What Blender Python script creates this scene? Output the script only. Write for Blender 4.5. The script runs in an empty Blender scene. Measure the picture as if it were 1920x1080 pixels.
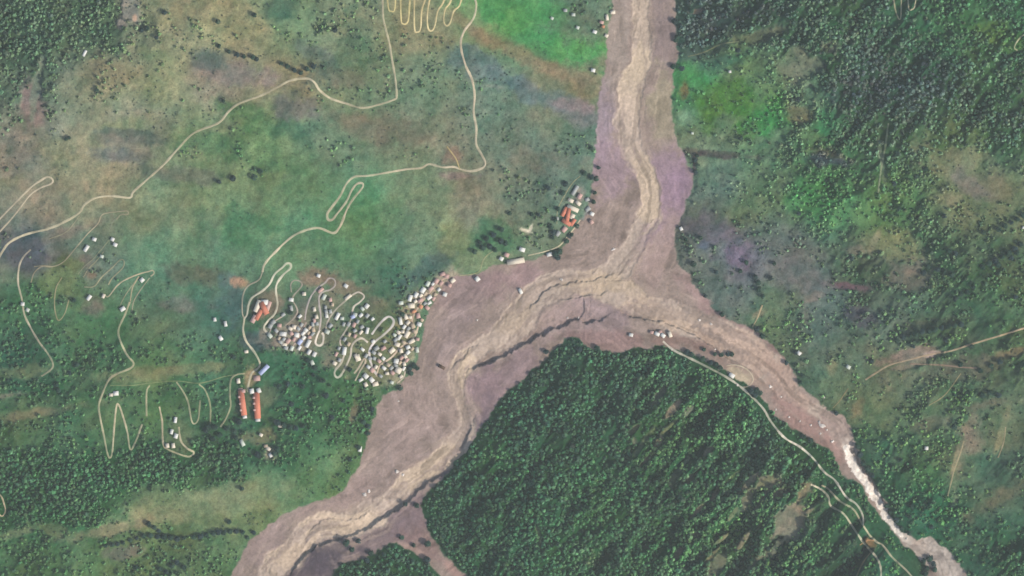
import bpy, math, random
import numpy as np
from mathutils import Vector
random.seed(7); rng = np.random.default_rng(11)
S = bpy.context.scene
COL = S.collection

# ------------------------------------------------------------ camera, sky, sun, exposure
EXPO = 0.5
K = 1.42                      # display value of a white ground under this light, used to turn seen colours into albedo
cam_d = bpy.data.cameras.new('camera'); cam_d.sensor_width = 36; cam_d.lens = 36*20000/1920.0
cam_d.clip_start = 10; cam_d.clip_end = 60000
cam = bpy.data.objects.new('camera', cam_d); COL.objects.link(cam)
cam.location = (0, 0, 20000); cam.rotation_euler = (0, 0, 0); S.camera = cam
SUN_EL, SUN_AZ = math.radians(42), math.radians(118)      # azimuth clockwise from north (up in the picture)
w = bpy.data.worlds.new('World'); S.world = w; w.use_nodes = True
nt = w.node_tree; bg = nt.nodes['Background']
sky = nt.nodes.new('ShaderNodeTexSky'); sky.sky_type = 'NISHITA'; sky.sun_disc = False
sky.sun_elevation = SUN_EL; sky.sun_rotation = SUN_AZ; sky.dust_density = 2.0
nt.links.new(sky.outputs[0], bg.inputs[0]); bg.inputs[1].default_value = 0.13
sd = bpy.data.lights.new('sun', 'SUN'); sd.energy = 2.9; sd.angle = math.radians(0.6); sd.color = (1.0, .95, .87)
sun = bpy.data.objects.new('sun', sd); COL.objects.link(sun)
tosun = Vector((math.sin(SUN_AZ)*math.cos(SUN_EL), math.cos(SUN_AZ)*math.cos(SUN_EL), math.sin(SUN_EL)))
sun.rotation_euler = tosun.to_track_quat('Z', 'Y').to_euler(); sun.location = tosun*3000
S.view_settings.view_transform = 'Standard'; S.view_settings.look = 'None'
S.view_settings.exposure = EXPO; S.view_settings.gamma = 1; S.view_settings.use_curve_mapping = False
S.cycles.filter_width = 1.5

# ------------------------------------------------------------ helpers
def lin(c):
    c = np.asarray(c, float)/255.
    return np.where(c <= .04045, c/12.92, ((c+.055)/1.055)**2.4)
AIR = np.array((.026, .028, .036)); GAIN = np.array((1.31, 1.35, 1.40))     # light added by the haze; seen value per unit albedo
def alb(c): return np.maximum((lin(c)-AIR)/GAIN, .008)
def W(px, py): return (px-960.0, 540.0-py)                 # map square to metres (one metre each)
def noise(X, Y, wl, seed):
    """smooth value noise in -1..1 with wavelength wl"""
    r = np.random.default_rng(seed); N = 256
    T = r.uniform(-1, 1, (N, N))
    u = X/wl+37.3; v = Y/wl+11.7
    iu = np.floor(u).astype(int); iv = np.floor(v).astype(int)
    fu = u-iu; fv = v-iv; fu = fu*fu*(3-2*fu); fv = fv*fv*(3-2*fv)
    a = T[iu % N, iv % N]; b = T[(iu+1) % N, iv % N]; c = T[iu % N, (iv+1) % N]; d = T[(iu+1) % N, (iv+1) % N]
    return (a*(1-fu)+b*fu)*(1-fv)+(c*(1-fu)+d*fu)*fv
def fbm(X, Y, wl, seed, o=4, g=.5):
    s = 0; amp = 1; t = 0
    for i in range(o):
        ang = .6*i; ca, sa = math.cos(ang), math.sin(ang)
        s = s+amp*noise(X*ca-Y*sa, X*sa+Y*ca, wl/(2.03**i), seed+i*17); t += amp; amp *= g
    return s/t*1.6
def smooth(pts, n=5):
    """Catmull-Rom through rows of x, y(, width)"""
    P = np.array(pts, float); P = np.vstack([2*P[0]-P[1], P, 2*P[-1]-P[-2]]); out = []
    for i in range(1, len(P)-2):
        for k in range(n):
            t = k/n
            out.append(.5*((2*P[i])+(-P[i-1]+P[i+1])*t+(2*P[i-1]-5*P[i]+4*P[i+1]-P[i+2])*t*t+(-P[i-1]+3*P[i]-3*P[i+1]+P[i+2])*t**3))
    out.append(P[-2]); return np.array(out)
def dist_line(X, Y, P):
    """distance, side (+1 left), arc length, extra column, for polyline P (world units)"""
    best = np.full(X.shape, 1e9); side = np.zeros(X.shape); arc = np.zeros(X.shape); ex = np.zeros(X.shape); L = 0
    for i in range(len(P)-1):
        ax, ay = P[i, :2]; bx, by = P[i+1, :2]; dx, dy = bx-ax, by-ay; l2 = dx*dx+dy*dy+1e-9; l = math.sqrt(l2)
        t = np.clip(((X-ax)*dx+(Y-ay)*dy)/l2, 0, 1)
        d = np.hypot(X-ax-t*dx, Y-ay-t*dy); m = d < best
        cr = np.sign(dx*(Y-ay)-dy*(X-ax))
        best = np.where(m, d, best); side = np.where(m, cr, side); arc = np.where(m, L+t*l, arc)
        if P.shape[1] > 2: ex = np.where(m, P[i, 2]+(P[i+1, 2]-P[i, 2])*t, ex)
        L += l
    return best, side, arc, ex, L
def inside(X, Y, P):
    c = np.zeros(X.shape, bool); n = len(P)
    for i in range(n):
        ax, ay = P[i]; bx, by = P[(i+1) % n]
        if ay == by: continue
        c ^= ((ay > Y) != (by > Y)) & (X < (bx-ax)*(Y-ay)/(by-ay)+ax)
    return c
def px2w(pts):
    P = np.array(pts, float); P[:, 0] -= 960; P[:, 1] = 540-P[:, 1]; return P
def sstep(a, b, x): t = np.clip((x-a)/(b-a), 0, 1); return t*t*(3-2*t)

# ------------------------------------------------------------ survey of the valley
MUD = [(1146,-400),(1145,0),(1140,60),(1135,110),(1128,150),(1122,200),(1118,250),(1115,300),(1112,340),(1106,375),(1112,395),(1095,410),(1080,425),(1066,446),(1052,468),(1020,480),(985,492),(950,494),(915,502),(895,512),(870,512),(848,518),(833,532),(817,556),(805,578),(797,602),(790,640),(780,680),(765,705),(745,730),(720,745),(706,765),(697,800),(685,830),(678,870),(660,895),(640,925),(600,940),(570,945),(530,965),(500,985),(470,1015),(450,1040),(432,1080),(330,1500),
 (520,1500),(618,1082),(640,1055),(690,1048),(705,1030),(745,1020),(780,1040),(800,1055),(826,1080),(900,1400),(960,1400),(872,1080),(840,1045),(815,1015),(800,990),(788,950),(794,932),(830,900),(852,872),(880,835),(905,800),(940,745),(975,715),(1010,690),(1030,665),(1060,636),(1078,634),(1100,652),(1150,662),(1200,655),(1245,645),(1290,662),(1335,683),(1362,697),(1382,716),(1410,728),(1430,752),(1460,785),(1490,805),(1530,830),(1560,850),(1575,880),(1592,897),(1612,908),(1630,935),(1648,965),(1668,990),(1690,1012),(1712,1035),(1733,1060),(1735,1085),(1760,1400),
 (1900,1400),(1812,1085),(1797,1055),(1776,1030),(1745,1008),(1712,1007),(1692,998),(1675,975),(1655,935),(1635,900),(1614,865),(1606,840),(1600,805),(1585,780),(1550,765),(1520,740),(1500,720),(1480,690),(1465,665),(1450,645),(1420,625),(1400,610),(1370,600),(1345,580),(1320,550),(1290,515),(1272,500),(1268,470),(1268,430),(1278,400),(1298,350),(1300,320),(1285,300),(1270,260),(1262,220),(1258,180),(1266,140),(1272,100),(1268,50),(1262,0),(1260,-400)]
RIV = [(1200,-400,20),(1200,0,17),(1201,50,17),(1198,110,20),(1185,160,22),(1178,210,21),(1180,260,18),(1193,300,19),(1215,340,20),(1219,385,21),(1203,430,21),(1183,470,23),(1152,506,25),(1110,525,22),(1060,533,26),(1010,556,27),(978,595,30),(940,632,26),(900,655,22),(862,690,22),(858,730,15),(868,770,14),(876,800,15),(858,840,25),(820,870,22),(770,905,20),(720,950,24),(690,972,26),(650,985,24),(600,988,26),(560,1018,26),(525,1058,26),(498,1100,28),(380,1500,30)]
RIV2 = [(1130,540,20),(1170,552,26),(1210,578,22),(1260,592,24),(1320,616,25),(1370,640,30),(1410,665,34),(1447,695,28),(1480,735,20),(1530,772,16),(1570,797,16),(1590,830,15),(1604,865,11),(1622,898,8),(1638,925,8),(1653,955,7),(1671,982,7),(1692,1003,8),(1742,1030,24),(1782,1075,24),(1830,1400,24)]
RAP = [(1586,840,6),(1598,868,8),(1612,890,7.5),(1625,905,7),(1634,922,8),(1646,938,8),(1654,955,6.5),(1665,972,7),(1678,990,6),(1692,1004,4)]
CLIFF = [([(1150,585),(1120,600),(1100,607),(1075,603),(1045,616),(1010,632),(960,660),(920,680),(885,690),(872,708)], 13, -1),
 ([(898,760),(890,790),(874,830),(868,860),(840,885),(800,907),(760,945),(722,970),(690,990),(650,1007),(600,1022),(572,1045),(545,1080),(530,1120)], 10, -1),
 ([(1148,572),(1190,597),(1240,606),(1290,625),(1330,648),(1362,672),(1390,690)], 9, 1),
 ([(1598,815),(1604,840),(1614,865),(1635,898),(1653,930),(1672,965),(1695,998)], 15, -1),
 ([(1165,507),(1120,524),(1085,530),(1045,534),(1018,550),(1000,566),(982,590)], 4, -1),
 ([(1150,545),(1110,552),(1070,560),(1035,562)], 3, -1), ([(1092,556),(1094,570),(1096,584),(1084,598),(1076,606)], 4, -1), ([(900,640),(870,668),(850,684),(846,700)], 3, -1), ([(700,952),(660,975),(615,975),(570,1005)], 3, -1),
 ([(1080,655),(1060,650),(1040,672),(1012,700),(975,725)], 4, -1)]
MUDw = px2w(MUD); RIVw = px2w(smooth(RIV)); RIV2w = px2w(smooth(RIV2)); RAPw = px2w(smooth(RAP))

# vegetation survey: x, y, seen colour, tree cover 0-9
GRID = """
60,54,75 95 90,8;180,54,75 94 88,8;300,54,110 122 98,3;420,54,128 136 104,1;540,54,95 120 92,2;660,40,108 122 98,2;780,30,122 124 98,1;900,20,105 130 90,0;1020,50,75 130 85,1;1090,20,90 110 95,3;1320,54,68 78 86,6;1440,40,72 86 84,6;1560,54,70 90 78,6;1680,54,65 86 76,7;1800,54,70 104 76,5;1900,20,62 98 78,6;
60,162,75 96 86,6;180,162,112 122 100,2;300,150,122 130 100,1;420,162,114 118 104,1;540,150,118 122 98,1;660,130,98 120 95,2;780,162,94 119 98,2;900,162,92 115 100,2;1020,162,120 120 100,0;1090,150,125 120 98,0;1290,162,72 130 88,1;1400,162,95 122 86,2;1500,162,92 110 90,4;1620,162,66 80 80,8;1740,162,60 76 80,8;1860,150,70 92 76,7;
60,270,104 112 102,1;150,270,128 130 106,0;260,270,112 118 102,1;380,270,98 118 88,1;500,270,84 118 84,1;620,270,90 114 92,1;740,270,104 118 95,1;860,270,105 115 98,1;980,270,98 112 98,1;1080,270,94 112 98,1;1310,270,112 128 106,1;1420,270,86 110 86,3;1540,270,78 106 80,5;1660,270,72 92 80,7;1780,270,84 104 82,5;1900,250,66 86 78,7;
60,378,125 124 106,0;180,378,118 122 100,0;300,378,100 118 92,0;420,378,92 118 88,0;540,378,86 118 88,0;660,378,80 120 88,0;780,378,98 118 92,0;900,378,110 115 98,0;1000,378,92 110 95,2;1330,378,105 118 106,1;1420,378,98 120 92,2;1540,370,80 122 82,5;1660,378,90 120 84,4;1780,350,115 125 98,2;1900,378,112 120 95,2;
60,470,84 96 94,1;180,470,92 106 92,1;300,470,88 118 92,0;420,470,84 116 92,0;540,470,88 118 88,0;660,460,78 118 86,0;780,470,88 112 90,0;870,460,102 120 90,0;1310,486,106 114 108,2;1400,486,104 106 114,2;1500,486,104 112 108,2;1620,486,90 102 92,5;1740,486,80 95 82,6;1860,486,84 102 82,4;
60,580,70 106 80,2;180,594,80 112 82,1;300,594,84 108 88,1;400,594,76 106 92,0;520,680,62 98 78,3;600,600,92 108 92,1;720,540,78 106 88,1;1440,594,95 116 92,2;1540,594,94 108 102,2;1640,594,86 100 92,4;1760,594,80 100 84,5;1880,580,78 104 82,4;
60,680,60 90 78,5;180,680,72 98 76,5;300,690,84 110 80,3;420,680,72 102 80,4;560,720,62 98 76,3;640,740,68 104 78,3;1050,700,56 82 78,6;1150,710,54 80 80,7;1250,720,56 84 78,8;1350,760,54 82 76,8;1560,702,96 114 92,1;1700,702,105 114 94,2;1820,720,82 100 82,4;
60,790,80 104 80,2;180,800,84 108 80,1;300,790,82 112 80,1;420,810,66 96 80,5;540,800,64 98 76,4;640,800,68 100 76,4;980,800,50 80 74,8;1100,800,54 82 76,8;1250,800,56 84 74,9;1400,800,54 82 74,8;1660,770,98 116 88,1;1760,780,88 106 86,3;1870,790,98 108 86,2;
60,880,52 88 72,9;180,880,52 88 72,9;300,870,54 88 72,9;420,880,58 88 74,8;520,860,64 96 76,6;620,860,78 110 82,3;860,930,48 78 72,7;960,900,52 86 72,8;1080,900,54 88 74,9;1200,900,56 86 74,9;1330,880,58 86 76,9;1430,860,62 84 78,9;1530,880,58 88 74,7;1700,860,68 98 78,4;1800,880,90 108 86,2;1900,880,72 92 80,4;
60,950,58 92 72,8;180,940,60 95 74,8;300,965,108 124 95,1;420,950,118 130 98,0;520,920,100 122 92,0;590,900,94 122 88,1;900,1000,50 82 70,9;1040,1000,54 88 72,8;1200,1000,56 88 74,9;1360,980,60 88 76,9;1500,980,84 98 84,6;1590,960,62 94 74,5;1760,950,58 98 76,4;1870,960,82 100 82,3;
60,1040,78 108 80,4;180,1030,88 114 84,2;300,1040,84 110 82,3;400,1040,80 108 82,3;720,1060,50 80 72,7;900,1070,52 86 72,8;1100,1060,58 88 72,7;1300,1060,58 86 76,9;1430,1040,70 94 80,8;1580,1040,46 74 70,8;1700,1050,60 92 76,4;1890,1050,62 92 76,5"""
ctrl = []
for e in GRID.replace('\n', '').split(';'):
    a = e.split(',')
    if len(a) == 4: ctrl.append([float(a[0])-960, 540-float(a[1])]+[float(v) for v in a[2].split()]+[float(a[3])])
ctrl = np.array(ctrl)
g_ = ctrl[:, 2:5].mean(1, keepdims=True); ctrl[:, 2:5] = g_+(ctrl[:, 2:5]-g_)*1.12+1; lw = (ctrl[:, 0] < 60) & (ctrl[:, 1] > 60); ctrl[lw, 2:5] += np.array([12, 9, 10]); tan_ = (ctrl[:, 0] < -400) & (ctrl[:, 1] > 140); ctrl[tan_, 2:5] += np.array([7, 3, 1]); ul = (ctrl[:, 0] < -660) & (ctrl[:, 1] > 330); ctrl[ul, 5] *= .8; ur = (ctrl[:, 0] > 320) & (ctrl[:, 1] > 200); ctrl[ur, 2:5] += np.array([8, 10, 7])
# patches of soil and plant cover, dark gully strips, painted-in rainbow glint and shadow: x, y, rx, ry, turn, colour(, strength)
PATCH = """
63,195,25,32,0,142 120 118;113,283,45,22,-8,148 146 112;250,18,16,26,0,134 134 128;232,45,12,10,0,134 128 120;254,35,4,6,0,225 182 150;355,4,7,6,0,228 184 150;390,22,90,26,10,140 136 102;240,235,36,15,-10,138 146 106;450,140,62,20,8,124 118 114;390,115,30,14,0,82 102 98;530,18,36,20,-15,74 108 86;450,215,52,22,15,78 122 80;400,272,62,20,10,82 122 84;540,240,24,20,30,68 104 80;
240,256,60,10,5,92 102 94;215,270,55,9,18,134 126 110;200,292,40,14,5,98 106 106;75,150,7,50,10,126 142 122;612,142,28,28,30,78 104 96;560,205,40,22,10,112 112 110;664,80,34,44,0,74 112 88;650,150,34,18,0,114 118 100;850,292,22,18,0,138 118 102;860,330,30,8,0,126 112 110;760,250,55,26,20,114 114 96;1020,312,60,18,5,112 112 96;1040,350,46,30,-20,84 104 92;930,163,22,4,8,142 148 132;580,95,40,16,20,100 112 104;
120,440,80,9,-20,128 118 104;20,340,40,12,-20,122 128 98;305,105,40,14,10,118 132 96;680,240,70,16,25,116 116 98;500,310,70,14,10,82 122 84;340,330,60,12,5,112 114 98;
1000,45,90,42,15,80 142 88,.85;1085,95,60,30,12,88 150 92,.95;930,20,50,24,30,84 142 84,.85;970,100,90,14,27,134 122 98,.7;1080,146,80,14,15,136 124 102,.7;890,60,50,14,35,132 120 96,.6;900,122,70,22,30,94 114 114,.7;1010,178,80,18,22,96 112 114,.7;1085,215,50,20,15,116 112 116,.65;1080,200,40,10,10,138 122 122,.7;1090,48,50,26,0,96 112 98,.7;
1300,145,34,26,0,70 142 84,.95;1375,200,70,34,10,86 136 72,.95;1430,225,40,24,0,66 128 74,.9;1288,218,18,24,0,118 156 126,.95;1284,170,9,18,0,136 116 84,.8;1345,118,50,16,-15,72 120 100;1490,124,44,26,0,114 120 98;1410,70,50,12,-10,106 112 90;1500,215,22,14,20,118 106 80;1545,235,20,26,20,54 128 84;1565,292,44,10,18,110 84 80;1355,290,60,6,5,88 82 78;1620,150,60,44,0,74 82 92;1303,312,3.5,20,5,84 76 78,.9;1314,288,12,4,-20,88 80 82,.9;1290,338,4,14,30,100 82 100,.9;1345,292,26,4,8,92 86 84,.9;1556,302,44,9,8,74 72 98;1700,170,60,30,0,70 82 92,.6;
1780,300,50,28,20,130 134 104;1850,345,44,22,20,128 126 104;1870,70,46,22,10,94 128 72;1820,350,30,14,30,126 122 112;1650,290,5,70,-8,122 136 112,.7;1380,30,60,14,-10,66 72 86;1305,22,14,5,-10,180 150 130,.8;1545,92,20,10,0,130 122 106,.6;
45,470,60,28,10,72 80 92;160,492,18,14,-20,122 108 100;172,516,16,10,0,134 106 88;172,575,15,18,0,124 106 96;130,530,40,40,0,90 116 76;365,515,52,17,5,90 96 80;470,430,64,30,-10,76 124 88;440,570,24,50,0,70 102 102;340,572,42,16,0,106 110 102;455,530,15,11,0,184 138 108;590,522,36,14,5,136 110 94;704,572,22,18,20,130 112 98;650,538,40,13,10,132 110 96;560,600,50,34,-30,104 108 98;478,640,28,14,0,76 86 96;622,676,20,15,20,134 122 106;672,645,24,15,0,126 120 90;
548,632,34,22,0,140 128 116;500,570,30,28,-30,128 110 96;765,600,19,52,15,160 142 120;560,628,44,28,-20,146 138 124,.8;610,600,34,50,15,112 116 100,.7;655,640,26,46,20,116 120 100,.7;705,675,40,40,0,132 132 112,.8;757,650,26,58,15,148 140 120,.8;820,532,38,14,-35,170 148 134;795,505,60,18,-35,74 94 92;725,660,45,36,-30,126 122 94;850,430,30,25,0,120 132 94;985,432,13,3.5,18,236 226 200;995,428,3,10,20,230 222 196;930,445,42,26,0,66 114 84;660,400,60,40,0,74 122 84,.6;700,620,60,60,-30,92 110 86,.6;360,690,80,8,-5,112 116 86;
1335,440,46,24,25,108 104 118;1375,482,36,20,20,112 98 118;1320,462,24,11,0,92 104 124;1680,458,50,26,25,130 132 92;1530,382,54,28,10,74 138 80;1600,402,60,22,10,86 132 84;1585,536,32,8,10,118 82 98;1620,592,30,15,10,88 84 102;1700,668,62,11,-12,156 126 114;1752,662,16,5,-12,214 182 168;1800,692,50,18,-10,108 106 92;1500,520,60,32,10,98 106 108;1740,610,84,9,-12,78 92 80;1700,520,30,26,0,112 108 100;1870,350,30,12,30,126 126 98;
1100,405,10,34,20,148 128 130;1085,372,10,16,20,150 130 122;
40,700,54,13,-5,118 126 90;300,700,90,11,-6,112 122 88;90,772,90,9,-10,124 122 96;330,955,106,22,-12,134 140 106;215,990,80,10,-12,136 132 104;450,932,92,24,-10,122 136 100;610,880,44,24,-25,94 124 88;470,712,11,20,0,176 146 114;480,822,36,14,0,128 120 94;506,848,13,11,0,188 168 140;225,1035,36,10,-8,106 108 102;30,1000,44,8,-15,128 134 100;100,990,50,10,10,112 122 88;480,745,34,26,0,104 112 88;330,820,26,24,0,98 116 86;20,740,30,6,-8,130 124 108;660,780,8,22,10,118 110 96;
1455,905,34,10,10,122 116 100;1482,968,20,44,24,150 136 118,.98;1460,925,26,10,-20,140 130 112,.95;1500,930,12,22,30,140 130 108,.9;1440,1035,30,8,-40,130 126 108;1470,985,34,9,-45,122 116 98;1345,1062,14,30,30,120 122 102;1235,742,6,22,30,134 136 116;1205,830,5,34,35,132 134 108;1190,828,5,6,0,176 156 140;1275,880,5,30,35,140 134 112;1262,905,6,14,0,150 142 116;1270,760,4,14,30,150 150 130;1290,770,14,5,-40,142 142 122;1300,1002,10,8,0,150 144 126;1012,1015,3,36,-12,128 140 100;935,850,26,34,0,72 112 76,.6;1130,960,40,60,0,76 112 76,.5;1110,1050,24,12,0,92 96 80,.6;1230,850,60,60,0,74 106 74,.4;1400,1000,60,40,0,80 108 78,.4;
1292,896,18,5,-43,136 132 112,.95;1311,878,16,3,-43,118 128 96,.95;1326,847,14,5,-46,136 132 112,.95;1340,926,12,4,-58,146 134 116,.95;1365,900,24,4,-40,118 128 96,.95;1376,959,14,3,-54,118 128 96,.95;1254,800,18,4,-42,118 128 96,.95;1264,763,26,5,-51,146 134 116,.95;1234,828,17,5,-48,136 132 112,.95;1392,1014,23,4,-55,136 132 112,.95;1424,986,11,4,-56,118 128 96,.95;1434,928,30,4,-55,136 132 112,.95;1461,994,26,5,-40,146 134 116,.95;1463,957,16,3,-49,136 132 112,.95;1493,942,9,3,-45,146 134 116,.95;1476,920,12,4,-48,146 134 116,.95;1500,975,31,5,-46,136 132 112,.95;1436,902,22,4,-38,128 132 104,.95;1405,903,26,5,-48,136 132 112,.95;1353,1009,13,4,-39,128 132 104,.95;1304,959,19,4,-47,146 134 116,.95;1274,1033,13,5,-58,146 134 116,.95;1336,1038,18,3,-47,128 132 104,.95;1209,863,19,4,-46,136 132 112,.95;1184,808,17,4,-42,128 132 104,.95;1473,1007,23,3,-45,136 132 112,.95;1449,1039,12,4,-53,136 132 112,.95;1419,1047,23,4,-51,136 132 112,.95;1804,850,14,62,14,136 130 106;1640,450,5,20,20,140 136 108;1720,500,24,8,-30,132 126 112;1600,470,16,8,0,124 126 108;1840,760,40,9,-15,120 112 92;1900,660,30,6,-14,132 120 96;1680,690,40,6,-14,140 124 106;1560,690,8,14,20,122 126 96;1520,560,20,8,-20,124 118 108;1780,380,30,16,30,128 130 102;1480,990,20,24,30,140 132 112;1400,940,10,22,30,124 124 100;1820,815,20,40,12,134 120 102;1790,860,3.5,44,14,158 148 116;1870,935,54,12,-32,108 108 86;1745,792,30,10,-20,104 110 90;1592,1040,44,34,-40,44 64 66;1880,800,6,40,15,134 130 100,.7;1740,900,30,24,0,64 112 76,.7;1630,1017,14,9,30,176 122 84;1640,770,50,14,-30,110 122 88;1420,590,14,6,-30,148 136 110;1500,662,10,5,0,150 136 120;1612,760,8,16,20,130 120 90"""  # darkest patch, near the orange crossing, is shadow put into the ground colour
def blobs(X, Y, Cc, D, text, mudlike=False):
    for e in text.replace('\n', '').split(';'):
        a = e.split(',')
        if len(a) < 6: continue
        px, py, rx, ry, an = map(float, a[:5]); c = np.array([float(v) for v in a[5].split()]); st = float(a[6]) if len(a) > 6 else .85
        cx, cy = W(px, py); R = max(rx, ry)*2.2+8
        m = (np.abs(X-cx) < R) & (np.abs(Y-cy) < R)
        if not m.any(): continue
        x = X[m]-cx; y = -(Y[m]-cy); t = math.radians(an); u = x*math.cos(t)+y*math.sin(t); v = -x*math.sin(t)+y*math.cos(t)
        d = np.sqrt((u/rx)**2+(v/ry)**2)+WARP[m]*.5
        f = (1-sstep(.55, 1.55, d))*st
        if D is not None:
            lum = c.mean(); D[m] = D[m]*(1-f*(.85 if lum > 98 else .15))
            cm = c.mean(); c = cm+(c-cm)*(1.0 if len(a) > 6 else .9); f = f*(1.0 if len(a) > 6 else .88)
        Cc[m] = Cc[m]*(1-f[:, None])+c*f[:, None]

# ------------------------------------------------------------ the sheet of land
STEP = 1.5
def axis(half):
    core = np.arange(-half, half+STEP/2, STEP); out = []; x = half; s = STEP
    while x < 7000: s *= 1.22; x += s; out.append(x)
    out = np.array(out); return np.concatenate([-out[::-1], core, out])
ax, ay = axis(1002), axis(588)
NX, NY = len(ax), len(ay)
X, Y = np.meshgrid(ax, ay)            # rows = y
Xc, Yc = X, Y
# coarse fields, then bilinear up
def upsample(F, cx, cy, X, Y):
    u = np.clip((X-cx[0])/(cx[1]-cx[0]), 0, len(cx)-1.001); v = np.clip((Y-cy[0])/(cy[1]-cy[0]), 0, len(cy)-1.001)
    i = u.astype(int); j = v.astype(int); fu = u-i; fv = v-j
    if F.ndim == 3: fu = fu[..., None]; fv = fv[..., None]
    return (F[j, i]*(1-fu)+F[j, i+1]*fu)*(1-fv)+(F[j+1, i]*(1-fu)+F[j+1, i+1]*fu)*fv
c4x = np.arange(-1300, 1301, 4.); c4y = np.arange(-900, 901, 4.); GX, GY = np.meshgrid(c4x, c4y)
warpx = fbm(GX, GY, 22, 5, 3)*4.5; warpy = fbm(GX, GY, 22, 6, 3)*4.5
dm = np.full(GX.shape, 1e9)
P = np.vstack([MUDw, MUDw[:1]]); dm = dist_line(GX+warpx*.6, GY+warpy*.6, P)[0]
sdm = np.where(inside(GX+warpx*.6, GY+warpy*.6, MUDw), -dm, dm)
d1, s1, a1, w1, _ = dist_line(GX+warpx*.5, GY+warpy*.5, RIVw); d2, s2, a2, w2, _ = dist_line(GX+warpx*.5, GY+warpy*.5, RIV2w)
rv1 = d1-w1; rv2 = d2-w2
use1 = rv1 < rv2
rv = np.minimum(rv1, rv2)
SDM = upsample(sdm, c4x, c4y, X, Y); RV = upsample(rv, c4x, c4y, X, Y)
# outside the surveyed window simply continue the hills
far = (np.abs(X) > 1290) | (np.abs(Y) > 890)
SDM = np.where(far, np.maximum(SDM, 40), SDM); RV = np.where(far, 100, RV)
SDM = SDM+fbm(X, Y, 24, 70, 3)*3.2+noise(X, Y, 5, 71)*1.8+noise(X, Y, 2.4, 72)*.9
RV = RV+fbm(X, Y, 38, 75, 3)*6.5+noise(X, Y, 6, 73)*2.2+noise(X, Y, 2.6, 74)*1.0
mud = SDM < 0; RV = np.where(mud, RV, np.maximum(RV, .5)); riv = (RV < 0) & mud
# flow coordinates for streaks
T1 = upsample(np.where(use1, d1*s1, d2*s2), c4x, c4y, X, Y); A1 = upsample(np.where(use1, a1, a2+5000), c4x, c4y, X, Y)
wq = fbm(X, Y, 26, 28, 3)*9; wr = fbm(X, Y, 9, 29, 2)*3.0
streak = fbm(A1*.26+wr, T1+wq*.5+wr, 6.0, 31, 3)*(.55+.45*fbm(X, Y, 38, 30, 2))+.35*fbm(X, Y, 9, 33, 3)
streak2 = fbm(A1*.38+wq, T1+wq*.9, 15.0, 35, 3)*(.6+.4*fbm(X, Y, 60, 34, 2))
WARP = fbm(X, Y, 34, 41, 5, .6)*1.5+.25*fbm(X, Y, 7, 43, 2)

# vegetation colour and cover
c12x = np.arange(-1320, 1321, 12.); c12y = np.arange(-900, 901, 12.); HX, HY = np.meshgrid(c12x, c12y)
num = np.zeros(HX.shape+(4,)); den = np.zeros(HX.shape)
for r in ctrl:
    wgt = 1/((HX-r[0])**2+(HY-r[1])**2+500)**1.7
    num += wgt[..., None]*r[2:6]; den += wgt
BASE = num/den[..., None]
wx = X+fbm(X, Y, 90, 51, 4)*26; wy = Y+fbm(X, Y, 90, 57, 4)*26
B = upsample(BASE, c12x, c12y, wx, wy)
C = B[..., :3].copy(); D = np.clip(B[..., 3]/9+fbm(X, Y, 60, 91, 3)*.10, 0, 1)
D[B[..., 3] < .8] *= .35
blobs(X, Y, C, D, PATCH)  # vivid green, tan and blue bands paint a rainbow glint onto the land
# mottling of plants and soil, all true surface colour
n1 = fbm(X, Y, 55, 101, 4); n2 = fbm(X, Y, 12, 111, 3); n3 = fbm(X, Y, 4.2, 121, 2); n4 = fbm(X, Y, 90, 131, 3)
n5 = fbm(X*.35+Y*.2, Y-X*.3, 9, 133, 3)
n6 = fbm(X*.9+Y*.45, Y*.9-X*.45, 24, 135, 4, .6)
C = C*(1+.06*n1+.055*n2+.065*n3+.04*n5+.05*n6)[..., None]
C += np.stack([6*n6, -1.5*n6, -1*n6], -1)
VEG = C.copy(); under = sstep(.3, .8, D)[..., None]*.6; C = C*(1-under)+np.array([50, 84, 58])*under
C += np.stack([5*n4+4*n2, 1.5*n1-1*n4, -3*n4+3*n1], -1)
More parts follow.
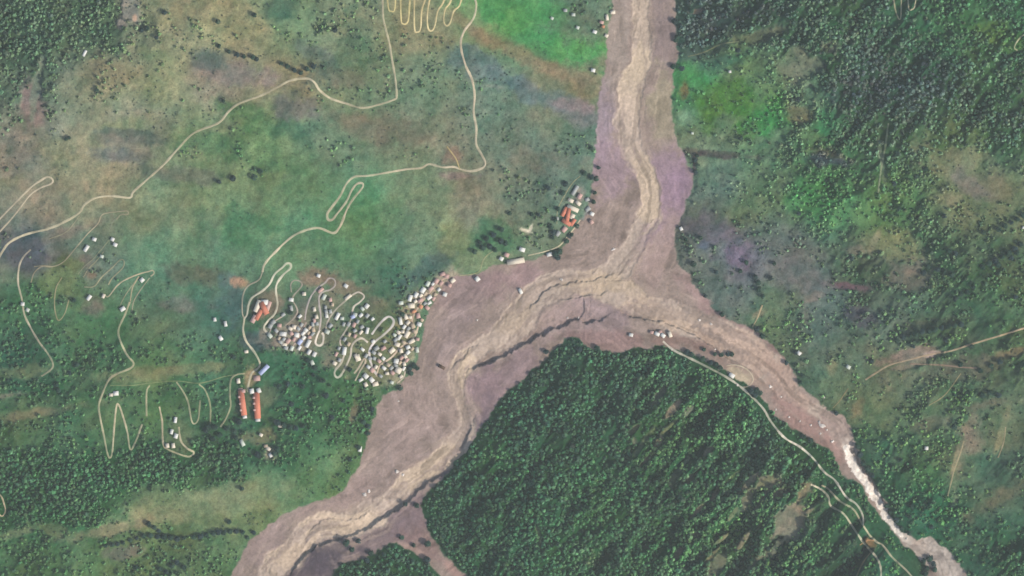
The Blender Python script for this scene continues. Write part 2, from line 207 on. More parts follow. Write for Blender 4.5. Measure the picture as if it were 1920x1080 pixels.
# mud plain
M = np.empty(C.shape); M[:] = (155, 138, 130)
MP = """
1130,230,34,60,0,166 150 160,.8;1150,300,40,60,0,160 138 148,.7;1255,330,34,50,0,162 138 154,.7;1280,360,26,44,10,150 126 146,.6;1245,60,26,70,0,146 130 128,.9;1240,200,24,60,0,160 150 128,.8;1160,60,22,120,0,166 152 142,.8;1165,200,12,40,0,180 160 150,.6;1230,430,30,60,10,162 138 150,.8;1210,490,40,26,-20,180 156 146,.6;
1240,470,20,60,20,172 150 142,.7;960,520,60,22,-15,158 132 134,.7;870,545,40,40,0,150 130 130,.7;840,640,40,70,10,158 140 138,.6;780,780,50,60,0,166 146 140,.6;740,860,60,50,-40,168 148 142,.5;960,700,60,26,-40,148 128 130,.9;920,750,40,40,-50,150 128 132,.8;900,800,22,50,30,128 112 122,.7;860,880,30,30,0,112 98 110,.7;780,960,60,30,-30,128 110 114,.8;720,1000,60,30,-20,126 110 114,.8;
600,1050,50,40,0,88 80 90,.95;560,1075,40,20,0,92 82 90,.9;800,1030,40,30,30,140 116 114,.7;850,1070,30,12,50,176 144 136,.8;770,1030,30,7,20,176 150 140,.8;500,1010,50,30,-40,162 142 138,.6;1130,590,60,30,0,150 132 134,.8;1060,600,60,30,0,164 144 142,.7;1150,640,80,16,5,152 126 124,.8;1240,640,40,12,0,160 134 126,.8;1320,650,40,12,30,142 118 112,.8;1400,700,40,20,30,168 142 128,.6;1300,540,20,40,-40,176 150 146,.8;1380,600,60,12,30,156 130 128,.8;1470,660,50,12,50,158 130 128,.8;
1500,780,50,22,38,160 128 122,.7;1560,850,30,20,40,170 138 130,.7;1580,790,20,20,0,150 124 118,.6;1385,703,20,13,35,196 182 156,.8;1740,1030,34,30,30,176 164 154,.8;1775,1060,34,20,60,186 174 164,.9;1735,1062,20,20,0,84 74 76,.75;1720,1045,14,10,0,96 84 84,.6;640,930,50,20,-30,166 144 138,.6;600,960,40,14,-10,164 142 138,.5;820,560,20,26,0,146 126 122,.6"""
blobs(X, Y, M, None, MP)  # violet patches by the upper river carry the rainbow glint as mud colour
M *= (1+.06*streak2+.045*streak+.045*n2+.04*n3+.04*fbm(X, Y, 30, 141, 3))[..., None]
wet = sstep(.35, .8, fbm(A1*.3, T1, 14, 151, 3)); M *= (1-.10*wet)[..., None]
pale = sstep(.5, .9, fbm(A1*.15, T1, 7, 155, 3)); M += pale[..., None]*np.array([16, 14, 12])
# running flow
R = np.empty(C.shape); R[:] = (184, 166, 152)
RP = """
1200,30,30,60,0,198 178 158,.7;1190,140,30,60,0,206 186 160,.8;1180,230,24,50,0,214 192 172,.8;1215,370,24,60,0,208 186 160,.7;1120,530,80,20,0,196 174 148,.7;960,600,50,30,-40,180 160 140,.7;860,720,20,60,0,202 180 154,.7;800,880,70,30,-35,196 174 148,.6;640,985,60,24,0,206 184 160,.8;540,1040,40,40,0,192 170 146,.6;1240,590,70,20,10,200 176 154,.7;1380,650,60,30,30,196 168 150,.7;1480,730,30,50,-30,180 152 138,.7;1570,800,30,30,0,178 156 146,.7;1595,850,20,30,0,206 192 180,.8;1690,1000,30,30,0,206 196 184,.9;1800,1075,22,34,0,206 196 186,.8;1760,1050,44,44,0,186 174 164,.95"""
blobs(X, Y, R, None, RP)
chan = sstep(.42, .75, streak)
R *= (1+.05*streak+.05*streak2+.045*n3)[..., None]; R *= (1-.17*chan)[..., None]
for k, (lo, hi) in enumerate([(.55, .7)]):
    t = sstep(lo, hi, fbm(A1*.1, T1, 8, 161, 2)); R *= (1-.14*t)[..., None]
strand = sstep(.10, .55, fbm(A1*.16+wr, T1*.9+wq*.4, 13, 171, 3)+.25*streak)
R = R*(1-.50*strand[..., None])+M*.96*(.50*strand[..., None])
side = sstep(.25, .7, fbm(A1*.14+wr, T1+wq*.4, 11, 175, 3))*(1-sstep(4, 26, RV)); M = M*(1-.45*side[..., None])+np.array([182, 163, 148])*(.45*side[..., None])
fr = 1-sstep(-5.0, 4.5, RV); fm = 1-sstep(-2.2, 2.0, SDM)
R += (np.exp(-np.abs(RV)/2.5)*(.5+.5*n2))[..., None]*np.array([-14, -14, -12])
ALL = C*(1-fm[..., None])+M*fm[..., None]; fr = fr*fm; ALL = ALL*(1-fr[..., None])+R*fr[..., None]
near = (np.abs(X) < 1100) & (np.abs(Y) < 700)
rap = np.full(X.shape, 99.); d3, _, _, w3, _ = dist_line(X[near], Y[near], RAPw); rap[near] = d3-w3
rap += noise(X, Y, 5, 181)*2.6+noise(X, Y, 3, 182)*1.4
foam = (rap < 0) & (SDM < 1)
ALL = np.where((rap < 0)[..., None] & mud[..., None], np.array([236, 226, 214])*(1+.08*n3)[..., None], ALL)
ALL = np.clip(ALL, 18, 250)

# relief
dd = np.maximum(SDM, 0)
H = 55*(1-np.exp(-dd/260))
ridge = 1-np.abs(fbm(X*.8+Y*.5, Y*.8-X*.35, 210, 201, 3))
gain = sstep(0, 120, dd)
calm = np.where((X < 150) & (Y > -120), .45, 1.0); calm = .45+.55*sstep(.12, .5, D) * 1.0
H += gain*calm*(14*(ridge-.5)+8*fbm(X, Y, 120, 211, 3))+sstep(0, 30, dd)*(2.2*fbm(X, Y, 45, 221, 3)+.9*fbm(X, Y, 14, 231, 2))
H += sstep(0, 12, dd)*2.0
rdg = 1-np.abs(fbm(X*.55+Y*.22+fbm(X, Y, 80, 283, 2)*18, (Y-X)*.9, 62, 281, 4, .55))
H += sstep(10, 60, dd)*sstep(.25, .8, D)*(X > -100)*(24+30*sstep(180, 380, X)*(Y < -60))*(rdg-.6)+sstep(10, 60, dd)*sstep(.1, .5, D)*3.0*fbm(X+Y, (Y-X)*2.2, 44, 285, 3)
inm = 1-sstep(-10, 0, SDM)
H += inm*(.55*streak2+.35*streak+.9*fbm(X, Y, 40, 241, 3)+.22*n3)
H += np.where(riv, -1.2*sstep(0, 5, -RV)+.15*streak+.10*n3, 0)
H += .16*n3*(1-inm)*sstep(2, 10, dd)
for pts, h, low in CLIFF:
    P = px2w(smooth(pts, 6)); jx = X+noise(X, Y, 13, 251)*4+noise(X, Y, 5, 253)*2; jy = Y+noise(X, Y, 13, 252)*4+noise(X, Y, 5, 254)*2
    bx0, bx1, by0, by1 = P[:, 0].min()-150, P[:, 0].max()+150, P[:, 1].min()-150, P[:, 1].max()+150
    m = (X > bx0) & (X < bx1) & (Y > by0) & (Y < by1)
    d, s, a, _, L = dist_line(jx[m], jy[m], P)
    tap = sstep(0, L*.18, a)*(1-sstep(L*.82, L, a))*(.7+.3*noise(a, a*0, 40, 261))
    hi = 14 if L < 240 else 24
    H[m] += np.where(s*low > 0, -h*tap*np.exp(-(d/hi)**2), 0)
H = np.where(far, H, H)
def ground(x, y):
    x = np.asarray(x, float); y = np.asarray(y, float)
    i = np.clip(np.searchsorted(ax, x)-1, 0, NX-2); j = np.clip(np.searchsorted(ay, y)-1, 0, NY-2)
    fu = np.clip((x-ax[i])/(ax[i+1]-ax[i]), 0, 1); fv = np.clip((y-ay[j])/(ay[j+1]-ay[j]), 0, 1)
    return (H[j, i]*(1-fu)+H[j, i+1]*fu)*(1-fv)+(H[j+1, i]*(1-fu)+H[j+1, i+1]*fu)*fv
def look(F, x, y):
    i = np.clip(np.searchsorted(ax, x)-1, 0, NX-2); j = np.clip(np.searchsorted(ay, y)-1, 0, NY-2); return F[j, i]

# ------------------------------------------------------------ materials
def mat_attr(name, rough=.95, bump=0, scale=.5, spec=.15, var=.25):
    m = bpy.data.materials.new(name); m.use_nodes = True; t = m.node_tree; b = t.nodes['Principled BSDF']
    a = t.nodes.new('ShaderNodeAttribute'); a.attribute_name = 'tone'
    tc = t.nodes.new('ShaderNodeTexCoord'); n = t.nodes.new('ShaderNodeTexNoise'); n.inputs['Scale'].default_value = scale; n.inputs['Detail'].default_value = 5
    t.links.new(tc.outputs['Object'], n.inputs['Vector'])
    r = t.nodes.new('ShaderNodeMapRange'); r.inputs[1].default_value = .3; r.inputs[2].default_value = .7; r.inputs[3].default_value = 1-var; r.inputs[4].default_value = 1+var
    t.links.new(n.outputs[0], r.inputs[0])
    mx = t.nodes.new('ShaderNodeVectorMath'); mx.operation = 'SCALE'; t.links.new(a.outputs['Color'], mx.inputs[0]); t.links.new(r.outputs[0], mx.inputs['Scale'])
    t.links.new(mx.outputs[0], b.inputs['Base Color']); b.inputs['Roughness'].default_value = rough; b.inputs['Specular IOR Level'].default_value = spec
    if bump:
        bp = t.nodes.new('ShaderNodeBump'); bp.inputs['Strength'].default_value = bump; bp.inputs['Distance'].default_value = .8
        t.links.new(n.outputs[0], bp.inputs['Height']); t.links.new(bp.outputs[0], b.inputs['Normal'])
    return m
def mat_plain(name, col, rough=.8, var=.12, scale=.6, rnd=0, spec=.3, wave=None):
    m = bpy.data.materials.new(name); m.use_nodes = True; t = m.node_tree; b = t.nodes['Principled BSDF']
    tc = t.nodes.new('ShaderNodeTexCoord'); n = t.nodes.new('ShaderNodeTexNoise'); n.inputs['Scale'].default_value = scale; n.inputs['Detail'].default_value = 4
    t.links.new(tc.outputs['Object'], n.inputs['Vector'])
    r = t.nodes.new('ShaderNodeMapRange'); r.inputs[1].default_value = .3; r.inputs[2].default_value = .7; r.inputs[3].default_value = 1-var; r.inputs[4].default_value = 1+var
    t.links.new(n.outputs[0], r.inputs[0]); last = r.outputs[0]
    if rnd:
        oi = t.nodes.new('ShaderNodeObjectInfo'); r2 = t.nodes.new('ShaderNodeMapRange'); r2.inputs[3].default_value = 1-rnd; r2.inputs[4].default_value = 1+rnd
        t.links.new(oi.outputs['Random'], r2.inputs[0]); mu = t.nodes.new('ShaderNodeMath'); mu.operation = 'MULTIPLY'
        t.links.new(last, mu.inputs[0]); t.links.new(r2.outputs[0], mu.inputs[1]); last = mu.outputs[0]
    mx = t.nodes.new('ShaderNodeVectorMath'); mx.operation = 'SCALE'; mx.inputs[0].default_value = tuple(col); t.links.new(last, mx.inputs['Scale'])
    t.links.new(mx.outputs[0], b.inputs['Base Color']); b.inputs['Roughness'].default_value = rough; b.inputs['Specular IOR Level'].default_value = spec
    if wave:
        wv = t.nodes.new('ShaderNodeTexWave'); wv.inputs['Scale'].default_value = wave; t.links.new(tc.outputs['Object'], wv.inputs['Vector'])
        bp = t.nodes.new('ShaderNodeBump'); bp.inputs['Strength'].default_value = .5; bp.inputs['Distance'].default_value = .1
        t.links.new(wv.outputs['Fac'], bp.inputs['Height']); t.links.new(bp.outputs[0], b.inputs['Normal'])
    return m
def mesh_np(name, V, F, mat, tone=None, parent=None, smooth_=False):
    """V (n,3), F (m,k) with the same k for all faces"""
    me = bpy.data.meshes.new(name); n, (m, k) = len(V), F.shape
    me.vertices.add(n); me.vertices.foreach_set('co', np.ascontiguousarray(V, np.float32).ravel())
    me.loops.add(m*k); me.loops.foreach_set('vertex_index', np.ascontiguousarray(F, np.int32).ravel())
    me.polygons.add(m); me.polygons.foreach_set('loop_start', (np.arange(m)*k).astype(np.int32)); me.polygons.foreach_set('loop_total', np.full(m, k, np.int32))
    me.update(calc_edges=True)
    if smooth_: me.polygons.foreach_set('use_smooth', np.ones(m, bool))
    if tone is not None:
        a = me.color_attributes.new('tone', 'FLOAT_COLOR', 'POINT'); q = np.ones((n, 4), np.float32); q[:, :3] = tone; a.data.foreach_set('color', q.ravel())
    if mat: me.materials.append(mat)
    o = bpy.data.objects.new(name, me); COL.objects.link(o)
    if parent: o.parent = parent
    return o

# ------------------------------------------------------------ ground, mud flat, river
fi, fj = np.meshgrid(np.arange(NX-1), np.arange(NY-1)); fi = fi.ravel(); fj = fj.ravel()
v0 = fj*NX+fi; quads = np.stack([v0, v0+1, v0+NX+1, v0+NX], -1)
def q4(F): return (F[:-1, :-1].astype(int)+F[1:, :-1]+F[:-1, 1:]+F[1:, 1:]).ravel() >= 2
qm = q4(mud); qr = q4(riv) & qm; qf = q4(foam) & qm
cls = np.where(qf, 3, np.where(qr, 2, np.where(qm, 1, 0)))
VV = np.stack([X.ravel(), Y.ravel(), H.ravel()], -1); TT = alb(ALL).reshape(-1, 3)
for k, nm, mt in ((0, 'ground', mat_attr('meadow_soil', .95, .5, .35)), (1, 'mud_flat', mat_attr('dried_mud', .9, .45, .3, .2, .12)),
                  (2, 'river', mat_attr('silty_water', .55, .15, .25, .3, .10)), (3, 'rapids', mat_attr('foaming_water', .5, .5, .5, .3, .12))):
    q = quads[cls == k]; u, inv = np.unique(q, return_inverse=True)
    o = mesh_np(nm, VV[u], inv.reshape(q.shape), mt, TT[u], smooth_=True); o['kind'] = 'structure'

# ------------------------------------------------------------ dirt roads and footpaths
ROADS = [
 ('dirt_road',5.0,(196,186,158),[(-60,560),(-10,500),(5,475),(20,455),(50,440),(90,430),(120,418),(150,400),(160,385),(180,372),(210,368),(245,371),(252,360),(280,335),(310,308),(335,280),(365,250),(410,232),(430,210),(450,195),(490,180),(520,165),(545,152),(575,148),(590,155),(600,170),(620,185),(650,195),(680,203),(710,197),(740,187),(744,180),(742,150),(735,110),(730,80),(720,40),(718,10),(717,-60)]),
 ('dirt_road',5.0,(204,190,164),[(880,-60),(888,-10),(893,10),(888,35),(870,60),(864,85),(872,120),(885,150),(890,180),(888,210),(893,240),(893,270),(903,290),(910,305),(905,315),(885,321),(865,318),(850,313),(830,314),(805,308),(790,315),(760,318),(720,325),(690,330),(665,332),(650,345),(638,368),(620,392),(614,402),(616,412),(624,412),(632,402),(650,378),(660,357),(670,345),(680,344),(680,352),(662,374),(650,395),(643,414),(636,428),(625,437),(600,428),(580,430),(555,440),(535,455),(520,470),(505,485),(496,498),(493,510)]),
 ('dirt_road',3.4,(168,158,140),[(493,510),(486,525),(466,536),(457,552),(455,575),(456,590),(459,597)]),
 ('dirt_road',4.6,(208,202,180),[(459,597),(464,590),(467,572),(474,558),(492,546),(506,533),(516,514),(530,502),(538,494),(545,495),(545,503),(532,515),(521,530),(518,545),(521,570),(516,588),(503,602),(496,612),(498,620),(506,626)]),
 ('dirt_road',4.8,(202,194,168),[(459,597),(457,620),(463,640),(478,660),(488,680),(485,690),(475,697),(470,706),(466,725),(466,735)]),
 ('hairpin_track',3.6,(206,192,140),[(722,-60),(728,12),(734,22),(741,14),(742,-60)]),
 ('hairpin_track',3.8,(210,194,142),[(751,-60),(752,32),(757,46),(765,41),(768,12),(772,-60)]),
 ('hairpin_track',3.8,(212,196,150),[(778,-60),(777,48),(783,61),(789,53),(791,20),(800,-10),(806,-60)]),
 ('hairpin_track',3.8,(212,196,150),[(818,-60),(803,15),(802,50),(808,59),(815,51),(821,22),(833,0),(842,-60)]),
 ('hairpin_track',3.8,(212,196,150),[(856,-60),(846,0),(835,18),(832,40),(837,49),(844,44),(851,22),(864,5),(872,-60)]),
 ('hairpin_track',4.0,(196,184,160),[(-40,470),(-10,425),(30,382),(60,352),(80,338),(92,332),(101,337),(98,345),(80,352),(60,365),(40,390),(20,415),(-40,480)]),
 ('footpath',2.4,(150,146,124),[(152,402),(140,420),(125,436),(95,448)]),
 ('hairpin_track',2.8,(160,150,128),[(220,412),(228,403),(241,402),(240,396),(225,397),(195,402),(185,420),(165,440),(140,470),(120,492),(100,500),(80,500),(66,512),(60,530)]),
 ('footpath',2.0,(136,140,122),[(228,403),(214,415),(208,430)]),
 ('dirt_road',4.2,(180,170,148),[(60,468),(46,482),(38,500),(36,530),(43,560),(48,590),(60,615),(75,640),(90,660),(101,680),(98,692),(80,705)]),
 ('footpath',3.0,(162,156,128),[(160,538),(178,537),(192,520),(212,502),(226,488),(234,489),(232,502),(212,522),(205,534)]),
 ('footpath',3.0,(174,164,136),[(246,565),(250,540),(262,518)]),
 ('hairpin_track',3.2,(184,172,146),[(198,552),(205,556),(222,535),(238,524),(262,514),(280,509),(288,507),(290,513),(284,518)]),
 ('dirt_road',4.4,(188,178,150),[(245,566),(236,590),(224,618),(228,640),(240,665),(252,680),(246,690),(222,700),(206,712),(194,738),(187,760),(190,785),(197,820),(203,850),(208,858),(212,846),(215,806),(219,766),(223,757),(232,780),(240,810),(244,838),(248,842),(256,826),(268,795)]),
 ('footpath',2.8,(160,150,120),[(118,520),(107,540),(104,570),(108,595),(114,600),(124,586),(131,562)]),
 ('footpath',4.0,(172,166,138),[(282,722),(276,735),(276,780)]),
 ('hairpin_track',4.2,(190,178,150),[(300,762),(305,790),(307,830),(316,842),(350,855),(361,853),(364,847),(352,840),(340,826),(336,800)]),
 ('footpath',3.8,(170,166,138),[(332,716),(345,735),(354,755),(360,788),(366,794),(373,784),(376,750)]),
 ('footpath',3.6,(162,160,130),[(374,720),(386,732),(395,760),(395,795)]),
 ('footpath',4.0,(170,166,138),[(460,700),(445,702),(434,712),(432,740),(433,762),(424,785),(414,800)]),
 ('footpath',3.4,(196,178,150),[(-40,900),(0,925),(10,945),(12,958),(5,967),(-8,955),(-40,950)]),
 ('footpath',2.8,(208,196,168),[(1088,412),(1075,430),(1062,446),(1047,462),(1020,472),(990,479)]),
 ('footpath',2.0,(160,158,128),[(1088,330),(1072,345),(1052,378),(1045,395),(1044,420)]),
 ('footpath',2.2,(150,150,118),[(930,468),(914,478),(905,490),(899,508),(885,514),(860,517)]),
 ('dirt_road',4.8,(206,198,182),[(1243,640),(1262,656),(1290,670),(1330,690),(1370,712),(1400,735),(1430,765),(1445,790),(1470,820),(1500,838),(1525,860),(1545,885),(1565,900),(1585,930),(1605,945),(1617,965),(1618,985)]),
 ('footpath',4.2,(196,184,158),[(1540,910),(1552,916),(1575,940),(1600,955),(1618,985),(1632,1005),(1645,1017),(1655,1022),(1672,1044),(1700,1070),(1725,1100)]),
 ('footpath',4.4,(204,194,172),[(1520,908),(1540,918),(1553,932),(1557,948),(1580,962),(1597,985),(1612,1008),(1630,1030),(1645,1048),(1651,1072),(1646,1110)]),
 ('footpath',2.8,(160,140,116),[(1632,1036),(1615,1058),(1596,1100)]),
 ('footpath',2.6,(186,142,106),[(1612,1022),(1630,1012),(1648,1018)]),
 ('dirt_road',4.0,(180,160,134),[(1990,600),(1930,612),(1870,630),(1820,645),(1780,658),(1740,665),(1700,675),(1665,685),(1640,700),(1622,712)]),
 ('hairpin_track',3.4,(186,176,148),[(1667,-60),(1675,10),(1683,36),(1687,32),(1688,-5),(1686,-60)]),
 ('hairpin_track',3.2,(184,174,146),[(1704,-60),(1701,12),(1708,19),(1714,6),(1718,-60)]),
 ('footpath',3.2,(184,178,148),[(1960,45),(1925,62),(1908,74),(1899,90),(1905,96)]),
 ('footpath',3.6,(188,170,138),[(1411,613),(1420,596),(1429,572)]),
 ('footpath',3.0,(128,134,106),[(1290,106),(1320,98),(1350,84),(1385,78)]),
 ('footpath',2.4,(140,130,102),[(1562,765),(1575,750),(1590,728)]),
 ('footpath',3.0,(192,174,126),[(862,318),(856,300),(848,288),(838,275)]),
 ('footpath',2.2,(150,146,122),[(196,472),(182,490),(168,504),(158,520)]),
 ('footpath',2.4,(148,150,124),[(262,520),(246,540),(233,560),(226,576)]),
 ('footpath',2.2,(142,144,120),[(148,514),(160,500),(176,486),(190,470),(205,452),(214,444)]),
 ('footpath',2.6,(156,152,130),[(282,521),(264,545),(252,566),(249,585)]),
 ('footpath',2.6,(150,142,118),[(66,500),(84,498),(100,500)]),
 ('footpath',2.2,(124,136,102),[(208,722),(250,722),(282,718),(332,714),(376,718),(420,706),(456,700)]),
 ('footpath',4.0,(160,150,122),[(1806,826),(1798,852),(1788,880),(1782,905),(1776,930)]),
 ('footpath',4.2,(136,144,120),[(1664,232),(1658,275),(1650,320),(1645,362)]),
 ('footpath',2.8,(158,148,122),[(1884,800),(1880,830),(1870,858)]),
 ('footpath',3.6,(150,130,116),[(1830,690),(1800,688),(1760,684),(1705,682)]),
 ('footpath',2.4,(150,142,112),[(1740,760),(1770,740),(1800,700)]),
 ('footpath',2.8,(190,176,154),[(1362,686),(1376,684),(1392,688),(1406,698),(1412,712),(1404,724),(1392,726)]),
 # lanes of the village
 ('village_lane',3.2,(170,157,146),[(536,610),(550,598),(558,586),(556,575),(549,562),(552,553),(561,543),(567,534),(562,527),(552,526),(546,533),(547,548)]),
 ('village_lane',3.8,(182,171,168),[(572,600),(575,580),(583,557),(595,541),(610,530),(617,522),(627,524),(629,534),(620,543),(606,547),(599,556),(599,572),(602,595),(599,620)]),
 ('village_lane',4.4,(224,213,198),[(600,618),(594,632),(592,643),(598,648),(605,644),(607,630),(604,624)]),
 ('village_lane',3.8,(192,181,168),[(610,622),(616,600),(630,580),(650,562),(664,551),(674,548),(683,556),(674,567),(663,576),(658,600),(648,620),(638,638),(640,648),(648,658)]),
 ('village_lane',4.6,(212,201,186),[(648,656),(641,678),(628,696),(630,706),(637,706),(646,692),(657,668),(659,652),(665,641),(678,634),(690,642)]),
 ('village_lane',5.0,(222,213,210),[(697,627),(708,612),(722,597),(731,594),(738,601),(735,612),(720,627),(704,640),(694,654),(693,670),(699,690),(706,702)]),
 ('village_lane',3.8,(204,185,166),[(666,714),(676,694),(685,680),(683,672),(672,690),(664,700)]),
 ('village_lane',4.0,(212,191,172),[(706,706),(712,686),(734,670),(750,652),(766,642),(778,630),(784,612)]),
 ('village_lane',3.6,(198,175,158),[(770,612),(776,590),(790,568),(806,548),(820,530),(838,520)]),
 ('village_lane',3.2,(204,189,174),[(744,719),(756,708),(760,696)]),
 ('village_lane',2.8,(178,163,154),[(505,626),(515,604),(532,592)]),
 ('village_lane',3.4,(186,165,156),[(545,655),(556,640),(566,620),(575,604)]),
]
road_mats = {}
for nm, wd, colr, pts in ROADS:
    P = px2w(smooth(pts, 6)); seg = np.hypot(*np.diff(P, axis=0).T); s = np.concatenate([[0], np.cumsum(seg)]); n = max(4, int(s[-1]/2.0))
    q = np.linspace(0, s[-1], n); px = np.interp(q, s, P[:, 0]); py = np.interp(q, s, P[:, 1])
    tx = np.gradient(px); ty = np.gradient(py); l = np.hypot(tx, ty)+1e-9; nx, ny = -ty/l, tx/l
    hw = wd/2*(1+.22*noise(q, q*0+len(pts), 14, 301)+.15*noise(q, q*0, 5, 302))
    K5 = 5; offs = np.linspace(-1, 1, K5); V = []; 
    for k, t in enumerate(offs):
        vx = px+nx*hw*t; vy = py+ny*hw*t; g = ground(vx, vy); V.append((vx, vy, g))
    gc = np.max([v[2] for v in V], axis=0)
    V = [np.stack([v[0], v[1], v[2]*.5+gc*.5+(.38 if 0 < k < K5-1 else -.25)], -1) for k, v in enumerate(V)]
    V = np.stack(V, 1).reshape(-1, 3); i = np.arange(n-1)[:, None]*K5+np.arange(K5-1)[None, :]; i = i.ravel()
    F = np.stack([i, i+1, i+K5+1, i+K5], -1)
    base = np.array(colr, float)
    tn = base*(1+.07*fbm(V[:, 0], V[:, 1], 9, 311, 2)+.08*fbm(V[:, 0], V[:, 1], 40, 313, 2))[:, None]
    under = look(ALL, V[:, 0], V[:, 1]); mixr = np.clip(.13+.16*fbm(V[:, 0], V[:, 1], 26, 317, 2), 0, .5)[:, None]; tn = tn*(1-mixr)+under*mixr
    edge = np.tile(np.array([.5, .0, 0, .0, .5]), n)[:, None]; tn = tn*(1-edge)+under*edge
    if 'm' not in road_mats: road_mats['m'] = mat_attr('beaten_earth', .95, .3, .5, .1, .12)
    o = mesh_np(nm, V, F[:, ::-1], road_mats['m'], alb(np.clip(tn, 20, 250)), smooth_=True); o['kind'] = 'structure'
    # keep plants off the track
    x0, x1, y0, y1 = px.min()-8, px.max()+8, py.min()-8, py.max()+8
    m = (X > x0) & (X < x1) & (Y > y0) & (Y < y1)
    if m.any():
        d = dist_line(X[m], Y[m], np.stack([px, py], -1)[::3] if n > 12 else np.stack([px, py], -1))[0]; D[m] = np.where(d < wd*.5+5.0, 0, D[m])

# ------------------------------------------------------------ labels that single each thing out
LAND = [(498,578,'the red village hall'),(456,756,'the shorter red-roofed hall'),(484,760,'the longer red-roofed hall'),(492,694,'the long blue roof'),(1068,404,'the red riverside compound'),(966,488,'the long cream riverside roof'),
 (728,607,'the bright oval road loop'),(541,498,'the topmost village hairpin'),(618,530,'the grey looped hairpin'),(597,640,'the bright U-bend lane'),(676,553,'the square-topped village hairpin'),(634,700,'the lowest village hairpin'),(845,520,'the village end by the mud'),(560,640,'the crowded white house cluster'),(760,690,'the lower riverside village corner'),(770,570,'the upper riverside village row'),
 (744,185,'the sharp track corner'),(908,312,'the rounded track corner'),(784,58,'the stacked track coils'),(578,150,'the summit of the winding road'),(246,371,'the road bend with white spot'),(96,340,'the left-hand hairpin loop'),(200,640,'the lower left dark wood'),(165,462,'the white shed casting a black shadow'),(235,395,'the reddish terrace bend'),(289,511,'the hooked track end'),(44,570,'the left straight lane'),(206,855,'the deep V-shaped track bend'),(246,840,'the shallow V-shaped track bend'),(355,853,'the flat-footed track loop'),(367,792,'the small U-shaped path'),
 (505,848,'the bare stony hamlet'),(420,632,'the three lone white sheds'),(330,820,'the huts inside the flat track'),(330,955,'the pale lower meadow'),(210,1025,'the dark hedge of the lower meadow'),(8,950,'the tiny left-edge loop'),(60,700,'the yellowish left clearing'),(675,842,'the lone white mudside shed'),(700,930,'the pink rocks by the river bend'),(740,1040,'the small wood below the river'),(860,1060,'the pinkish side gully'),
 (1010,1015,'the pale crooked path in the wood'),(940,740,'the wood corner near the river'),(1060,645,'the northern tip of the wood'),(1260,650,'the white huts on the mud'),(1383,703,'the pale ring beside the mud'),(1230,760,'the pale stripe in the wood'),(1470,950,'the bare slabs in the wood'),(1632,1017,'the orange earth crossing'),(1640,930,'the white rapids'),(1760,1020,'the fan of grey mud'),(1540,797,'the white slab on the mud'),(1420,595,'the short pale spur path'),(1585,535,'the purple-red scrub'),(1360,470,'the violet scrub patch'),(1750,660,'the pink bare earth strip'),(1800,850,'the brown scarred slope'),(1530,380,'the bright green thicket'),(1680,460,'the yellowish scrub'),(1880,470,'the dark diagonal tree belt'),(1650,300,'the pale vertical clearing'),(1390,200,'the vivid green slope'),(1690,20,'the small top hairpins'),(1905,85,'the short right-edge hook'),(1300,60,'the dark bank near the top'),(1000,50,'the vivid green top field'),(1100,50,'the white dots by the valley'),(985,432,'the white V-shaped scar'),(1024,288,'the two white marks'),(850,295,'the orange bare patch'),(660,90,'the dark green copse'),(380,110,'the dark meadow thicket'),(540,25,'the dark top thicket'),(250,20,'the grey rocky patch'),(161,101,'the lone white hut uphill'),(110,285,'the pale yellow clearing'),(450,220,'the green bank under the road'),(60,190,'the pink bare patch'),(365,515,'the brown scrub patch'),(800,490,'the dark grey bank'),(930,445,'the dark green riverside copse'),(645,380,'the long narrow hairpin'),(1890,1020,'the lower right corner'),(1580,700,'the olive meadow by the bend'),(1500,120,'the tan upper slope'),(1750,180,'the dark upper right wood'),(1830,340,'the pale right meadow')]
ORD = ['leftmost','second','third','fourth','fifth','sixth','seventh','eighth','ninth','tenth','eleventh','twelfth','thirteenth','fourteenth','fifteenth','sixteenth']
NUM = ['','','two','three','four','five','six','seven','eight','nine','ten','eleven','twelve','thirteen','fourteen','fifteen','sixteen']
PENDING = []      # (object, px, py, description, plural)
def label_later(o, px, py, desc, plural): PENDING.append((o, px, py, desc, plural))
def finish_labels():
    make_labels()
    for o, *_ in PENDING:
        if len(o['label'].split()) > 16: o['label'] = o['label'].replace(' from left of ', ' of ', 1)
        if len(o['label'].split()) > 16: o['label'] = o['label'].replace('-roofed', '').replace(' flat', '')
def make_labels():
    L = np.array([(a, b) for a, b, _ in LAND], float); g = {}
    for o, px, py, desc, plural in PENDING:
        k = int(np.argmin((L[:, 0]-px)**2+(L[:, 1]-py)**2)); dx, dy = px-L[k, 0], py-L[k, 1]
        side = ('right of' if dx > 0 else 'left of') if abs(dx) > abs(dy) else ('below' if dy > 0 else 'above')
        if dx*dx+dy*dy < 49: side = 'at'
        g.setdefault((desc, side, k), []).append((px, o, plural))
    for (desc, side, k), it in g.items():
        big_ = len(it) > 2
        it.sort(key=lambda t: t[0]); n = len(it); where = side+' '+LAND[k][2]
        for i, (px, o, plural) in enumerate(it):
            if n == 1: o['label'] = desc+' '+where
            elif n == 2: o['label'] = ('left' if i == 0 else 'right')+' of two '+plural+' '+where
            elif i == n-1: o['label'] = 'rightmost of '+(NUM[n] if n < 17 else 'many')+' '+plural+' '+where
            else: o['label'] = ORD[min(i, 15)]+(' from left' if 0 < i else '')+' of '+(NUM[n] if n < 17 else 'many')+' '+plural+' '+where

